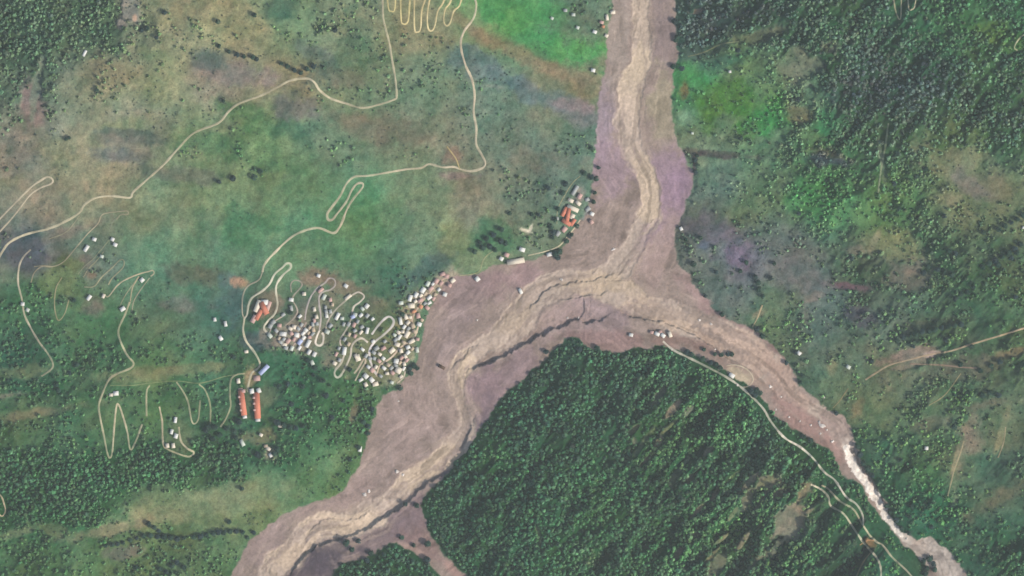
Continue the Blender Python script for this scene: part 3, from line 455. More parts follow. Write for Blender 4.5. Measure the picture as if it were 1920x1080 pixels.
# ------------------------------------------------------------ buildings
ROOF = {'w': ((214,214,208),'white'), 'c': ((216,206,188),'cream'), 'p': ((190,158,150),'pinkish'), 'g': ((160,164,162),'grey'), 'b': ((172,182,212),'blue'),
        'y': ((190,198,186),'pale green'), 'r': ((196,124,104),'red'), 't': ((184,168,146),'tan'), 'd': ((92,76,70),'dark brown'), 'o': ((196,142,112),'orange')}
roof_m = {k: mat_plain(v[1].replace(' ', '_')+'_roof_sheet', np.minimum(alb(v[0])*1.12, .8), .6, .10, .8, .08, .3, 1.2) for k, v in ROOF.items()}
wall_m = mat_plain('plastered_wall', (.42, .38, .33), .9, .12, .7, .12); glass_m = mat_plain('dark_window_glass', (.03, .04, .05), .2, .05, 1); door_m = mat_plain('wooden_door', (.12, .07, .04), .7, .2, 2)
def boxes(name, bl, mat, parent):
    """bl: list of (x0,x1,y0,y1,z0,z1)"""
    V = []; F = []
    for b in bl:
        n = len(V); x0, x1, y0, y1, z0, z1 = b
        V += [(x0,y0,z0),(x1,y0,z0),(x1,y1,z0),(x0,y1,z0),(x0,y0,z1),(x1,y0,z1),(x1,y1,z1),(x0,y1,z1)]
        F += [(n+3,n+2,n+1,n),(n+4,n+5,n+6,n+7),(n,n+1,n+5,n+4),(n+1,n+2,n+6,n+5),(n+2,n+3,n+7,n+6),(n+3,n,n+4,n+7)]
    return mesh_np(name, np.array(V, float), np.array(F), mat, parent=parent)
def gable(name, Lx, Wy, z, rise, mat, parent, ox=0, oy=0, turn=0, th=.25):
    e = .6; a, b = Lx/2+e, Wy/2+e
    pts = []
    for dz in (0, -th):
        pts += [(-a,-b,z-.15+dz),(a,-b,z-.15+dz),(a,0,z+rise+dz),(-a,0,z+rise+dz),(-a,b,z-.15+dz),(a,b,z-.15+dz)]
    F = [(0,1,2,3),(3,2,5,4),(9,8,7,6),(10,11,8,9),(6,7,1,0),(4,5,11,10),(1,7,8,2),(2,8,11,5),(6,0,3,9),(9,3,4,10)]
    V = np.array(pts, float); t = math.radians(turn); R = V[:, 0]*math.cos(t)-V[:, 1]*math.sin(t); V[:, 1] = V[:, 0]*math.sin(t)+V[:, 1]*math.cos(t)+oy; V[:, 0] = R+ox
    return mesh_np(name, V, np.array(F), mat, parent=parent)
def hall_wall(Lx, Wy, h, rise, parent, ox=0, oy=0, turn=0):
    a, b = Lx/2, Wy/2
    V = np.array([(-a,-b,-3),(a,-b,-3),(a,b,-3),(-a,b,-3),(-a,-b,h-.2),(a,-b,h-.2),(a,b,h-.2),(-a,b,h-.2),(a,0,h+rise-.5),(-a,0,h+rise-.5)], float)
    me = bpy.data.meshes.new('wall'); F = [(0,1,5,4),(2,3,7,6),(1,2,6,8,5),(3,0,4,9,7),(4,5,8,9),(9,8,6,7)]
    t = math.radians(turn); R = V[:, 0]*math.cos(t)-V[:, 1]*math.sin(t); V[:, 1] = V[:, 0]*math.sin(t)+V[:, 1]*math.cos(t)+oy; V[:, 0] = R+ox
    me.from_pydata([tuple(v) for v in V], [], F); me.materials.append(wall_m); o = bpy.data.objects.new('wall', me); COL.objects.link(o); o.parent = parent; return o
def empty(name, px, py, ang=0, dz=0.0, cat=None, group=None):
    o = bpy.data.objects.new(name, None); COL.objects.link(o); x, y = W(px, py)
    o.location = (x, y, float(ground(x, y))+dz); o.rotation_euler = (0, 0, math.radians(-ang))
    o.empty_display_size = 2
    if cat: o['category'] = cat
    if group: o['group'] = group
    return o
def openings(Lx, Wy, h, par, big=False):
    boxes('door', [(-.6, .6, -Wy/2-.06, -Wy/2+.05, 0, 2.1)], door_m, par)
    n = max(1, int(Lx/5)) if big else 1
    for s in (-1, 1):
        for k in range(n):
            cx = s*(1.8+k*2.4)
            if abs(cx)+.6 > Lx/2: continue
            for sy in ((-1, 1) if big else (-1,)):
                y = sy*Wy/2
                wd = boxes('window', [(cx-.5, cx+.5, min(y, y+sy*.05), max(y, y+sy*.05), 1.1, 2.2)], glass_m, par)
def house(px, py, Lx, Wy, ang, c, name='house', h=None, flat=False, group='small houses of the valley', desc=None, openings_=True):
    rc, cn = ROOF[c]; t = empty(name, px, py, ang, .2, 'house' if name == 'house' else name.replace('_', ' '), group)
    h = h or random.uniform(3.6, 5.6); Lx, Wy = max(Lx, Wy), min(Lx, Wy)
    if flat:
        boxes('wall', [(-Lx/2, Lx/2, -Wy/2, Wy/2, -3, h)], wall_m, t)
        boxes('roof', [(-Lx/2-.2, Lx/2+.2, -Wy/2-.2, Wy/2+.2, h+.003, h+.3), (-Lx/2-.2, -Lx/2+.1, -Wy/2-.2, Wy/2+.2, h+.303, h+.7), (Lx/2-.1, Lx/2+.2, -Wy/2-.2, Wy/2+.2, h+.303, h+.7)], roof_m[c], t)
    else:
        r = Wy*.22; hall_wall(Lx, Wy, h, r, t); gable('roof', Lx, Wy, h, r, roof_m[c], t)
    if openings_: openings(Lx, Wy, h, t, Lx > 16)
    D_clear(px, py, max(Lx, Wy)*.5+2.5)
    form = 'long' if Lx > 1.9*Wy else ('large' if Lx*Wy > 75 else 'small')
    kind = 'flat-roofed' if flat else 'roofed'
    desc = desc or f'{form} {cn}-{kind} house' if not flat else (desc or f'{form} {cn} flat-roofed house')
    label_later(t, px, py, desc, desc+'s'); return t
def D_clear(px, py, r):
    x, y = W(px, py); i0, i1 = np.searchsorted(ax, [x-r, x+r]); j0, j1 = np.searchsorted(ay, [y-r, y+r]); D[j0:j1+1, i0:i1+1] = 0

vg = np.zeros(D.shape, bool)
for cx_, cy_, r_x, r_y in ((560, 625, 50, 45), (610, 600, 40, 60), (655, 640, 40, 60), (705, 670, 55, 55), (758, 640, 30, 80), (800, 555, 50, 45)):
    a_, b_ = W(cx_, cy_); vg |= ((X-a_)/r_x)**2+((Y-b_)/r_y)**2 < 1
onroad = D == 0
D = np.where(vg & ~onroad, np.maximum(D, .42), D)
HOUSES = """
598,517,5,4.5,20,w;649,536,6,5,30,w;571,551,5,5,0,c;547,562,6.5,5,10,w;547,578,8,4,80,g;532,590,6,4,-30,g;608,557,10,6,-60,y,f;602,544,11,5,-35,p,f;590,580,6,4,80,c;590,601,6,4,80,p;563,593,6,4,-40,w;552,613,6,6,20,c;574,619,6,5,40,w;
532,626,12,7,8,w,f;557,628,7,7,10,w;570,633,6,5,-50,w;563,641,9,6,-50,b;547,625,6,5,60,p;541,639,8,6,-50,p;534,646,8,5,20,c;548,653,7,5,-70,y;578,644,13,6,-62,w;580,660,8,5,-60,w;590,664,7,5.5,-60,w;507,629,8,5.5,50,y;508,611,8,6,-60,g;513,604,7,6,-30,g;537,652,6,5,20,g;
620,611,7,5,-50,g;614,622,7,6,30,y;633,593,12,5,-60,w;653,557,12,4.5,-35,c;666,590,6,5,20,y;654,608,6,5,-60,g;664,609,7,5,-60,p;588,618,7,5,80,t;586,680,7,5,60,y;463,659,5,4,0,c;646,658,13,6,-78,w;628,681,6,5,30,c;668,668,7,5,60,c;483,709,11,9,0,p,f;525,610,6,5,10,p;519,620,6,4,50,g;560,616,6,4,40,g;581,632,5,4,0,p;
688,574,7,6,-50,w;680,579,6,4,40,y;662,594,6,5,-30,b;642,597,5,4,0,y;689,620,10,4,-75,w;671,671,10,8,75,c;686,705,8,7,40,w;697,712,8,6.5,50,w;704,720,9,6,-15,c;686,721,6,5,60,c;677,712,7,4,-30,w;743,677,7,7,10,w;747,694,10,9.5,30,c;758,682,6,4,80,c;735,717,5,4,20,y;782,656,8,4.5,80,y;765,651,6,5,-20,w;752,658,6,5,80,c;745,646,8,6,20,c;735,657,10,7,-40,c;719,653,8,5,-30,p;706,653,8,6,-35,g;698,694,7,6,40,p;749,632,9,4.5,-60,w;740,628,5,4,40,y;763,627,11,7,-62,c;772,640,10,5,-25,c;778,622,8,5,40,t;
786,608,7,6,20,w;774,611,8,6,60,t;765,605,6,5,-40,c;761,594,8,5,60,c;751,602,12,4.5,80,w;771,573,11,7.5,5,c;789,575,6,5,30,o;776,584,7,4,-20,o;784,592,8,6,80,p;801,577,7,5,40,p;788,563,9,5,-35,p;780,553,8,6,-60,w;769,559,10,5.5,-75,w;752,568,7,5,0,y;793,544,9,7,-60,w;802,532,8,6,-60,y;805,558,8,5,-40,w;797,551,7,4,-40,t;808,541,8,5,-30,p;818,527,8,6,-70,p;830,514,9,6,-20,p,f;838,518,8,7,20,p,f;849,526,7,6,-40,c;843,535,6,5,20,p;834,552,6,6,20,w;827,531,7,5,-50,p;813,560,6,4,-60,p;
726,700,5,4,0,c;712,664,6,4,30,c;757,642,6,4,30,t;722,640,5,4,-30,g;694,672,5,4,20,g;700,640,5,4,-30,w;755,622,5,4,0,c;791,600,5,4,40,t;769,595,5,4,10,c;783,636,5,4,10,p;760,668,6,4,60,c;752,706,5,4,-40,c;666,620,5,4,-30,g;
895,523,7,6.5,50,w;976,546,9,4,60,w;940,485,6,5.5,30,w;950,478,7,6,20,p;979,468,9,6,20,w;1030,477,8,5.5,-12,w;1110,401,6,5,30,w;1109,416,6,5,60,p;1078,357,18,5,-58,g;1087,368,8,6,-58,p;1070,376,9,5,25,c;1084,381,9,5,40,c;1073,406,8,7,-60,c;1058,430,9,7,-50,p;1046,438,8,6,-50,g;1102,392,8,6,-40,g;1101,374,6,5,-20,g;1044,410,5,4,0,g;
164,466,11,5,-58,w;179,449,6,4.5,20,w;213,449,5,5,30,w;218,459,6,5,30,w;193,481,5,4,20,y;268,525,6,6,-40,w;169,558,9,5,-50,w;196,555,6,4,-70,c;232,579,8,6,-30,w;54,581,5,5,30,y;45,570,5,5,0,w;404,599,5,4,80,w;424,607,8,4,80,w;415,634,7,5,55,w;161,101,10,3.6,-60,w;
219,737,8,6.5,0,w;210,740,5,4,0,c;330,787,9,4,-82,w;323,809,7,4,-78,w;331,817,7,5.5,-70,w;326,835,7,5,85,c;315,835,6,5,80,c;526,798,6,4.5,10,c;455,830,11,5,60,y;490,815,5,4,30,c;504,841,7,5,30,c;508,853,6,5,60,w;499,836,5,4,0,t;448,714,7,5,80,c;457,733,6,5,0,p;
675,842,8,5,-85,w;828,688,11,4,32,d;1183,628,6,4.5,10,w;1232,626,8,5,25,w;1243,629,7,5,40,w;1256,627,9,5,70,c;1238,622,5,3.6,10,p;1222,623,5,4,10,p;1372,704,9,6,30,w;1498,662,6,5,40,w;1590,688,6,5,30,y;1736,840,5,5,0,w;1368,135,3,3,0,w;1298,250,2.6,2.6,0,y;1917,427,3.6,3,0,w;1277,429,5,4,60,w;
1035,35,3.6,3.4,30,y;1083,52,4.5,4,20,y;1115,60,6,4.5,20,w;1137,67,5,4.5,30,c;1149,23,7,5,0,c;1128,42,6,4,20,p;1138,33,9,4,80,c;1075,28,5,4,0,y;1060,20,5,4,0,g;1112,132,6,5,10,w;1131,50,4,3.4,20,o;
545,616,6.4,4.2,40,c;527,641,6.4,4.2,40,g;581,614,5.4,4.2,-58,t;562,652,6.4,4.2,-58,w;552,636,6.4,4.2,-58,p;587,626,6.4,3.6,-50,g;569,625,6.4,4.2,-42,w;524,634,4.6,3.6,-58,t;566,609,5.4,4.2,-58,g;579,624,4.6,3.6,-58,t;533,636,5.4,4.2,-50,g;624,571,4.6,3.6,88,t;611,576,4.6,3.6,88,g;620,562,5.4,4.2,88,p;612,584,5.4,4.2,72,g;594,594,5.4,4.6,80,c;620,584,5.4,4.2,80,g;613,592,6.4,4.2,80,w;595,607,4.6,4.6,80,g;587,608,6.4,4.2,88,g;671,603,5.4,3.6,-60,g;655,627,5.4,4.2,-68,t;645,608,5.4,3.6,-68,g;654,645,5.4,4.6,-60,t;647,636,6.4,3.6,-52,g;666,630,5.4,4.2,-60,p;637,675,4.6,4.6,-68,g;636,653,4.6,3.6,-68,g;631,664,6.4,3.6,-60,p;720,690,6.4,4.2,38,w;714,705,5.4,3.6,38,g;691,688,5.4,4.2,38,w;701,661,6.4,4.2,38,g;680,655,6.4,3.6,38,w;719,672,5.4,4.6,38,w;702,672,4.6,4.6,22,g;705,688,5.4,4.2,120,c;711,677,6.4,4.2,38,p;687,667,6.4,4.2,120,g;728,684,6.4,4.2,38,t;773,654,5.4,3.6,-50,t;753,671,6.4,4.6,-42,p;763,675,6.4,4.6,-50,p;758,613,6.4,4.2,-50,w;765,661,6.4,4.6,-42,w;736,699,6.4,4.6,40,p;742,685,6.4,4.2,40,g;757,691,6.4,3.6,-58,w;734,690,5.4,4.2,-42,g;766,616,5.4,4.2,-42,g;747,623,6.4,4.6,40,c;742,637,6.4,4.6,-42,g;750,680,5.4,4.2,-50,t;816,552,4.6,4.6,-40,t;823,543,4.6,4.2,-40,w;805,568,6.4,3.6,-32,w;779,565,4.6,4.2,-32,c;797,569,4.6,3.6,-32,g;789,554,5.4,4.2,-40,c;812,532,5.4,3.6,-48,w;699,598,4.6,3.6,-40,w;679,613,5.4,4.6,-32,g;689,592,6.4,4.6,-48,g;677,623,6.4,3.6,-48,c;677,591,6.4,4.2,-40,w"""
for e in HOUSES.replace('\n', '').split(';'):
    a = e.split(',')
    if len(a) < 6: continue
    x, y, l, wd, an = map(float, a[:5]); nm = 'shed' if l < 5.2 else 'house'
    if a[5] == 'd': nm = 'barn'
    cn = ROOF[a[5]][1]
    house(x, y, l+1, wd+.8, an+(3*math.sin(x)), a[5], nm, flat=len(a) > 6, desc=(f'tiny {cn}-roofed shed' if nm == 'shed' else (f'long {cn} barn roof' if nm == 'barn' else None)))

# larger halls, built wing by wing
def wing(t, ox, oy, L_, W_, turn, c, h):
    r = W_*.26; w_ = hall_wall(L_, W_, h, r, t, ox, oy, turn); g = gable('roof', L_, W_, h, r, roof_m[c], t, ox, oy, turn); return g
def big(name, px, py, ang, label, cat, group=None):
    t = empty(name, px, py, ang, .2, cat, group); t['label'] = label; D_clear(px, py, 30); return t
t = big('village_hall', 490, 582, 0, 'rambling red-roofed hall with a white flat terrace, enclosed by the village hairpins', 'hall')
for a in [(6, 4, 24, 9, -62, 'r', 8), (-4, -8, 20, 8, 60, 'r', 7), (-13, -16, 14, 8, 60, 'p', 6), (14, 8, 18, 7, 70, 'p', 5.6), (-6, 8, 22, 8, 68, 'c', 6.4)]:
    wing(t, *a)
boxes('terrace', [(1, 14, 10, 20, -2, 6.2)], roof_m['w'], t)
boxes('door', [(-.8, .8, -12.3, -12.2, 0, 2.4)], door_m, t)
t = big('red_roofed_hall', 456, 757, -8, 'shorter of two parallel red-roofed halls, left of its longer twin', 'hall', 'parallel red-roofed halls')
wing(t, 0, 2, 46, 10, 90, 'r', 6)
for yy in (14, 1, -11): boxes('dormer', [(-6.8, -3.0, yy-2, yy+2, 5, 7.9)], roof_m['p'], t)
boxes('end_block', [(-3.5, 4.5, -27.5, -21.6, -2, 5)], roof_m['w'], t); boxes('porch', [(-4.5, 4, 25.6, 30, -2, 4.6)], roof_m['p'], t)
t = big('red_roofed_hall', 483, 760, -3, 'longer of two parallel red-roofed halls, right of its shorter twin', 'hall', 'parallel red-roofed halls')
wing(t, 0, 0, 48, 10.5, 90, 'r', 6.5)
for yy in (15, 4, -8): boxes('dormer', [(-7.8, -3.2, yy-2, yy+2, 5.4, 8.3)], roof_m['p'], t)
boxes('end_block', [(-4.5, 4.5, -30, -24.6, -2, 5.2)], roof_m['w'], t)
house(473, 733, 8, 7, 80, 'w', desc='white block with a bright roof'); house(486, 732, 8, 7, 70, 'w', desc='white block with a bright roof')
t = big('blue_roofed_shed', 496, 693, -45, 'long pale blue metal-roofed shed at the foot of the village lane', 'shed')
wing(t, 0, 0, 22, 7, 0, 'b', 8)
for s in (-6, 0, 6): boxes('window', [(s-.6, s+.6, -3.56, -3.5, 3, 4.4)], glass_m, t)
t = big('riverside_hall', 967, 490, -9, 'long cream-roofed hall standing alone on the mud edge', 'hall')
wing(t, 0, 0, 32, 9, 0, 'c', 6.5)
for s in (-12, -6, 0, 6, 12): boxes('window', [(s-.8, s+.8, -4.57, -4.5, 2, 3.6)], glass_m, t)
boxes('door', [(14.5, 15.6, -4.57, -4.5, 0, 2.2)], door_m, t)
t = big('riverside_compound', 1066, 405, 0, 'red-roofed compound of joined wings with a cream-roofed upper wing beside the mud', 'compound')
for a in [(-8, 8, 18, 6.5, 62, 'r', 6), (-1, 2, 24, 6.5, 80, 'r', 7), (-4, -12, 18, 7, -30, 'r', 6), (8, -12, 14, 6, 55, 'r', 5.5), (8, 14, 22, 7, -25, 'c', 6.5)]: wing(t, *a)
# pale rocks and slabs left on the mud
rock_m = mat_plain('pale_boulder', (.50, .44, .38), .9, .2, .8, .15)
def rock_mesh(i):
    r = random.Random(900+i); me = bpy.data.meshes.new('boulder'); import bmesh
    bm = bmesh.new(); bmesh.ops.create_icosphere(bm, subdivisions=2, radius=1)
    for v in bm.verts:
        f = 1+.28*math.sin(3.1*v.co.x+i)+.22*math.sin(4.3*v.co.y+2*i)+r.uniform(-.08, .08); v.co = v.co*f; v.co.z *= .6
    bm.to_mesh(me); bm.free(); me.materials.append(rock_m); return me
RM = [rock_mesh(i) for i in range(4)]
for k, e in enumerate("""1540,797,7.5,3.6,28;1536,791,3,2,10;1561,828,3,2.5,60;1445,725,3.5,2.6,20;1520,797,2.2,1.8,0;1538,813,2.6,2,0;1500,790,2,1.6,30;1480,782,2,1.6,20;1550,806,2,1.6,0;1700,1010,2.5,2,0;1455,768,2,1.5,0;1465,744,2,1.5,0;1340,655,2.4,1.8,10;683,927,5.5,3.5,30;692,921,3.5,2.6,0;745,884,4,3,20;755,890,3,2.4,0;747,752,2.2,1.8,0;1053,524,3.4,2.4,-60;895,600,2,1.8,0;1150,467,2.4,4,60;1064,596,2.4,2,0;1085,596,2,1.8,20;1312,600,3,2,0;1333,607,3,1.8,40;1545,745,2.2,1.8,0;1383,722,3,2,0;1260,655,2,2,0""".split(';')):
    x, y, a, b, an = map(float, e.split(',')); o = bpy.data.objects.new('boulder', RM[k % 4]); COL.objects.link(o); wx_, wy_ = W(x, y)
    o.location = (wx_, wy_, float(ground(wx_, wy_))+.4*b*.4); o.scale = (a, b, min(a, b)); o.rotation_euler = (0, 0, math.radians(-an)); o['category'] = 'boulder'; o['group'] = 'pale boulders stranded on the mud'
    d_ = 'large pale boulder' if a > 4.5 else 'pale boulder'; label_later(o, x, y, d_, d_+'s')

# ------------------------------------------------------------ trees
def crown_np(r, n, leaf, seed, flat=.85):
    """crown made of leaf clumps: small quads scattered through an uneven volume, thicker at the shell"""
    q = np.random.default_rng(seed); lobes = q.normal(0, .42, (7, 3)); lobes[:, 2] *= .5
    c = lobes[q.integers(0, 7, n)]*1.0+q.normal(0, .34, (n, 3))
    l = np.linalg.norm(c, axis=1, keepdims=True)+1e-6; c = c/l*np.clip(l, .62, 1.05)
    nrm = c/np.maximum(np.linalg.norm(c, axis=1, keepdims=True), .05)+q.normal(0, .28, (n, 3)); nrm[:, 2] = np.abs(nrm[:, 2])+.12
    nrm /= np.linalg.norm(nrm, axis=1, keepdims=True)
    t = np.cross(nrm, q.normal(size=(n, 3))); t /= np.linalg.norm(t, axis=1, keepdims=True); b = np.cross(nrm, t)
    s = leaf*q.uniform(.6, 1.3, (n, 1)); c = c*r; c[:, 2] *= flat
    V = np.stack([c-t*s-b*s*.7, c+t*s-b*s*.7, c+t*s*.8+b*s, c-t*s*.8+b*s], 1)
    return V                                                   # n,4,3
leaf_m = bpy.data.materials.new('leaves'); leaf_m.use_nodes = True
_t = leaf_m.node_tree; _b = _t.nodes['Principled BSDF']; _a = _t.nodes.new('ShaderNodeAttribute'); _a.attribute_name = 'tone'
_t.links.new(_a.outputs['Color'], _b.inputs['Base Color']); _b.inputs['Roughness'].default_value = .75; _b.inputs['Specular IOR Level'].default_value = .15
def leaf_obj_mat(name, col): return mat_plain(name, col, .75, .25, .5, .22, .15)
# 1. woodland: every tree of the closed woods, in one sheet of stuff
cell = 6.2
gx = np.arange(-1030, 1030, cell); gy = np.arange(-610, 610, cell); TX, TY = np.meshgrid(gx, gy); TX = TX.ravel(); TY = TY.ravel()
TX = TX+rng.uniform(-.45, .45, TX.size)*cell; TY = TY+rng.uniform(-.45, .45, TY.size)*cell
td = look(D, TX, TY); tm = look(SDM, TX, TY)
clump = fbm(TX, TY, 34, 401, 3); strk = fbm((TX+TY)*.35, (TY-TX)*.9+fbm(TX, TY, 70, 403, 2)*14, 22, 405, 3)*(TX > -140)
keep = (rng.uniform(0, 1, TX.size) < np.clip(td*1.15+clump*.35*(td > .1)+strk*.45*(td > .3)-.10, 0, .97)) & (tm > 3) & (td > .06)
TX, TY, td = TX[keep], TY[keep], td[keep]
rad = np.clip(rng.normal(2.7, .9, TX.size), 1.4, 5.8)*(.72+.36*np.clip(td, 0, 1))
EXP = []      # hand-placed trees that stand out in the photograph: x, y, radius
HEDGE = """200,1022,4;212,1020,4.5;222,1019,4;232,1017,4;246,1012,4;258,1008,4;270,1004,4.5;283,1003,5;296,1005,5;308,1006,5.5;320,1007,5;333,1010,4.5;345,1008,4;364,1007,4.5;376,1005,5;388,1003,4.5;400,1000,4.5;410,997,5;420,998,4.5;432,996,5;443,996,4.5;455,998,5;464,1008,4;476,998,4.5;280,982,5;290,988,4.5;298,994,4;430,978,4;454,916,4.5;
438,335,5;489,321,5;478,333,5;412,341,4.5;392,801,6;404,801,5.5;387,806,5;426,803,5;441,809,5;448,790,5;400,822,6;413,815,5;520,793,6;532,797,5;545,801,5;555,803,5;520,842,5;515,850,5;484,852,5.5;568,798,5;525,725,5;540,720,4.5;568,724,5;606,714,5;611,741,5;578,675,5;592,690,5;547,757,4.5;560,770,4.5;
323,1060,5;332,1054,5;345,1063,5;300,1066,4.5;312,1072,4.5;126,262,3.5;132,259,3.5;310,25,4;478,30,5;410,42,4;296,72,4;412,88,4;430,98,4;445,104,4.5;458,107,4;475,108,5;482,112,4;528,120,4;540,125,4.5;553,132,5;565,137,4.5;577,130,4.5;590,125,5;420,190,3.5;
753,1008,4.5;760,945,4;781,948,5;720,1040,4;688,1050,5;695,1036,5;650,1018,6;672,1015,5;660,1030,5;802,1020,6;800,1050,6;776,1022,4;750,727,5;697,768,5;690,812,5;672,838,4.5;690,800,4.5;776,685,5;770,700,5;768,690,4.5;782,690,4.5;
1118,335,4.5;1122,315,4;1115,362,4;1113,378,4;1108,332,4.5;1095,325,4.5;1055,362,5;1060,345,5;1040,412,5;1033,425,5;1037,436,5.5;1036,445,4.5;1062,452,5;1068,444,4;1042,476,5.5;1050,472,5.5;1046,483,5;1072,440,4;1082,424,4;1028,352,5;1046,392,4.5;955,400,4;1010,402,4;997,402,4;
905,465,5;918,462,5;928,468,5;890,472,4.5;938,452,5;948,456,5;940,430,5;925,440,5;912,448,5;900,455,4.5;
1086,655,5;1119,652,5;1075,640,4;1024,660,5;1320,655,4;1352,665,4;1365,664,4;1372,664,4;1340,664,4;1288,660,5;1296,664,5;1318,673,5;1333,680,5;1342,684,5;1350,690,5;1409,733,6;1418,732,5.5;1425,737,5;1415,740,5;1506,818,5;1520,826,5;1420,617,5;1430,630,5;1354,589,5;1322,554,4;1421,530,5;1422,543,6;1415,520,4.5;1430,555,4.5;1300,495,5;1343,510,4.5;1387,509,4.5;1313,446,4.5;1445,522,4.5;1451,494,4;1399,492,4;
1303,300,4.5;1306,292,4;1307,310,4.5;1304,322,4.5;1267,75,5;1270,70,4.5;1278,128,5;1262,125,4.5;1296,20,5;1265,40,5;
1870,430,5;1882,424,5;1893,418,5;1904,412,5;1915,404,5;1923,398,5;1840,500,5;1852,494,5;1864,488,5;1876,482,5;1888,475,6;1900,466,5.5;1912,458,5.5;1905,474,5;1893,484,5;1868,496,5;1680,638,5;1692,632,5;1704,630,5;1716,626,5;1728,622,5;1740,620,5;1752,618,5;1764,614,5;1776,612,5;1788,610,5;1800,608,5;1836,694,5;1856,686,5;1872,678,5;1840,740,6;1853,736,5;1870,740,5;1798,682,5;1820,650,4.5;1756,505,5;1768,508,5;1782,515,5;1790,475,5;1778,470,5;1800,552,5;1790,560,5;1812,548,5;1738,500,4.5;1730,512,4.5;
1732,1052,5;1742,1048,5;1750,1058,5;1738,1066,5;1753,1068,5;1746,1045,4.5;1735,1075,5;1608,838,4.5;1612,852,5;1618,868,5;1626,880,5;1634,892,5;1662,948,5;1670,960,5;1680,975,5;1690,990,4.5;1705,1000,4.5;1568,775,4;1500,717,4;1506,705,4;1475,680,4"""
for e in HEDGE.replace('\n', '').split(';'):
    a = e.split(','); EXP.append((float(a[0]), float(a[1]), float(a[2])))
ex = np.array(EXP); exw = px2w(ex)
ok = np.ones(TX.size, bool)
for x, y, r in exw: ok &= (TX-x)**2+(TY-y)**2 > (r*1.3+2)**2
TX, TY, rad, td = TX[ok], TY[ok], rad[ok], td[ok]
# the largest of the trees standing in open ground complete the individually built ones
inview = (np.abs(TX) < 950) & (np.abs(TY) < 530) & (td < .55) & (td > .1)
cand = np.where(inview)[0]; pick = cand[np.argsort(-rad[cand])]
need = max(0, 300-len(EXP)); pick = pick[rng.permutation(min(len(pick), need*2))[:need]]
solo = [(x+960, 540-y, max(4.2, r)) for x, y, r in zip(TX[pick], TY[pick], rad[pick])]
m = np.ones(TX.size, bool); m[pick] = False; TX, TY, rad, td = TX[m], TY[m], rad[m], td[m]
print('woodland trees', TX.size, 'explicit', len(EXP), 'solo', len(solo))
NV = 12; NL = 30; var = [crown_np(1, NL, .42, 500+i, 1.1) for i in range(NV)]
vi = rng.integers(0, NV, TX.size); allV = np.stack(var)[vi]             # T,NL,4,3
th = rng.uniform(0, 6.283, TX.size); c_, s_ = np.cos(th)[:, None, None], np.sin(th)[:, None, None]
x_ = allV[..., 0]*c_-allV[..., 1]*s_; y_ = allV[..., 0]*s_+allV[..., 1]*c_
gz = ground(TX, TY); hh = rad*1.05+.7
Vx = x_*rad[:, None, None]+TX[:, None, None]; Vy = y_*rad[:, None, None]+TY[:, None, None]; Vz = allV[..., 2]*rad[:, None, None]*1.15+(gz+hh)[:, None, None]
V = np.stack([Vx, Vy, Vz], -1).reshape(-1, 3)
tone = look(ALL, TX, TY).copy()                                          # trees take the hue of their neighbourhood
kq = (.38-.24*sstep(0, 200, TY)*(TX > 250))[:, None]; tone = look(VEG, TX, TY)*(1-kq)+np.array([78, 118, 66])*kq; tone += (sstep(0, 200, TY)*(TX > 250))[:, None]*np.array([6, 6, 6])
eastg = sstep(60, 420, TX)*(TY < -60)*sstep(-.3, .6, fbm(TX*.6+TY*.3, (TY-TX), 60, 415, 3)); tone += eastg[:, None]*np.array([16, 22, 6]); tone *= (.86+.30*rng.uniform(0, 1, TX.size)+.10*fbm(TX, TY, 40, 411, 2))[:, None]
tone += np.stack([rng.normal(0, 4, TX.size), rng.normal(0, 4, TX.size), rng.normal(0, 3, TX.size)], -1)
TREE_GAIN = np.array((1.42, 1.44, 1.24))
tl = lin(np.clip(tone, 15, 200))/1.25*TREE_GAIN
tl = np.repeat(tl, NL*4, axis=0)*np.repeat(rng.uniform(.8, 1.2, (TX.size*NL, 1)), 4, axis=0)
F = np.arange(len(V)).reshape(-1, 4)
# trunks of the woodland: four-sided tapered stems
tb = np.array([(-1, -1), (1, -1), (1, 1), (-1, 1)], float)
rb = rad*.10
TV = np.concatenate([np.stack([TX[:, None]+tb[None, :, 0]*rb[:, None], TY[:, None]+tb[None, :, 1]*rb[:, None], np.repeat((gz-1)[:, None], 4, 1)], -1),
                     np.stack([TX[:, None]+tb[None, :, 0]*rb[:, None]*.4, TY[:, None]+tb[None, :, 1]*rb[:, None]*.4, np.repeat((gz+hh)[:, None], 4, 1)], -1)], 1)
nT = TX.size; off = len(V)+np.arange(nT)[:, None, None]*8; fq = np.array([(0, 1, 5, 4), (1, 2, 6, 5), (2, 3, 7, 6), (3, 0, 4, 7)])[None]
F = np.concatenate([F, (off+fq).reshape(-1, 4)]); V = np.concatenate([V, TV.reshape(-1, 3)]); tl = np.concatenate([tl, np.tile([[.06, .05, .04]], (nT*8, 1))])
o = mesh_np('woodland', V, F, leaf_m, tl); o['kind'] = 'stuff'; o['label'] = 'dense dark green woodland covering the valley slopes'; o['category'] = 'woodland'
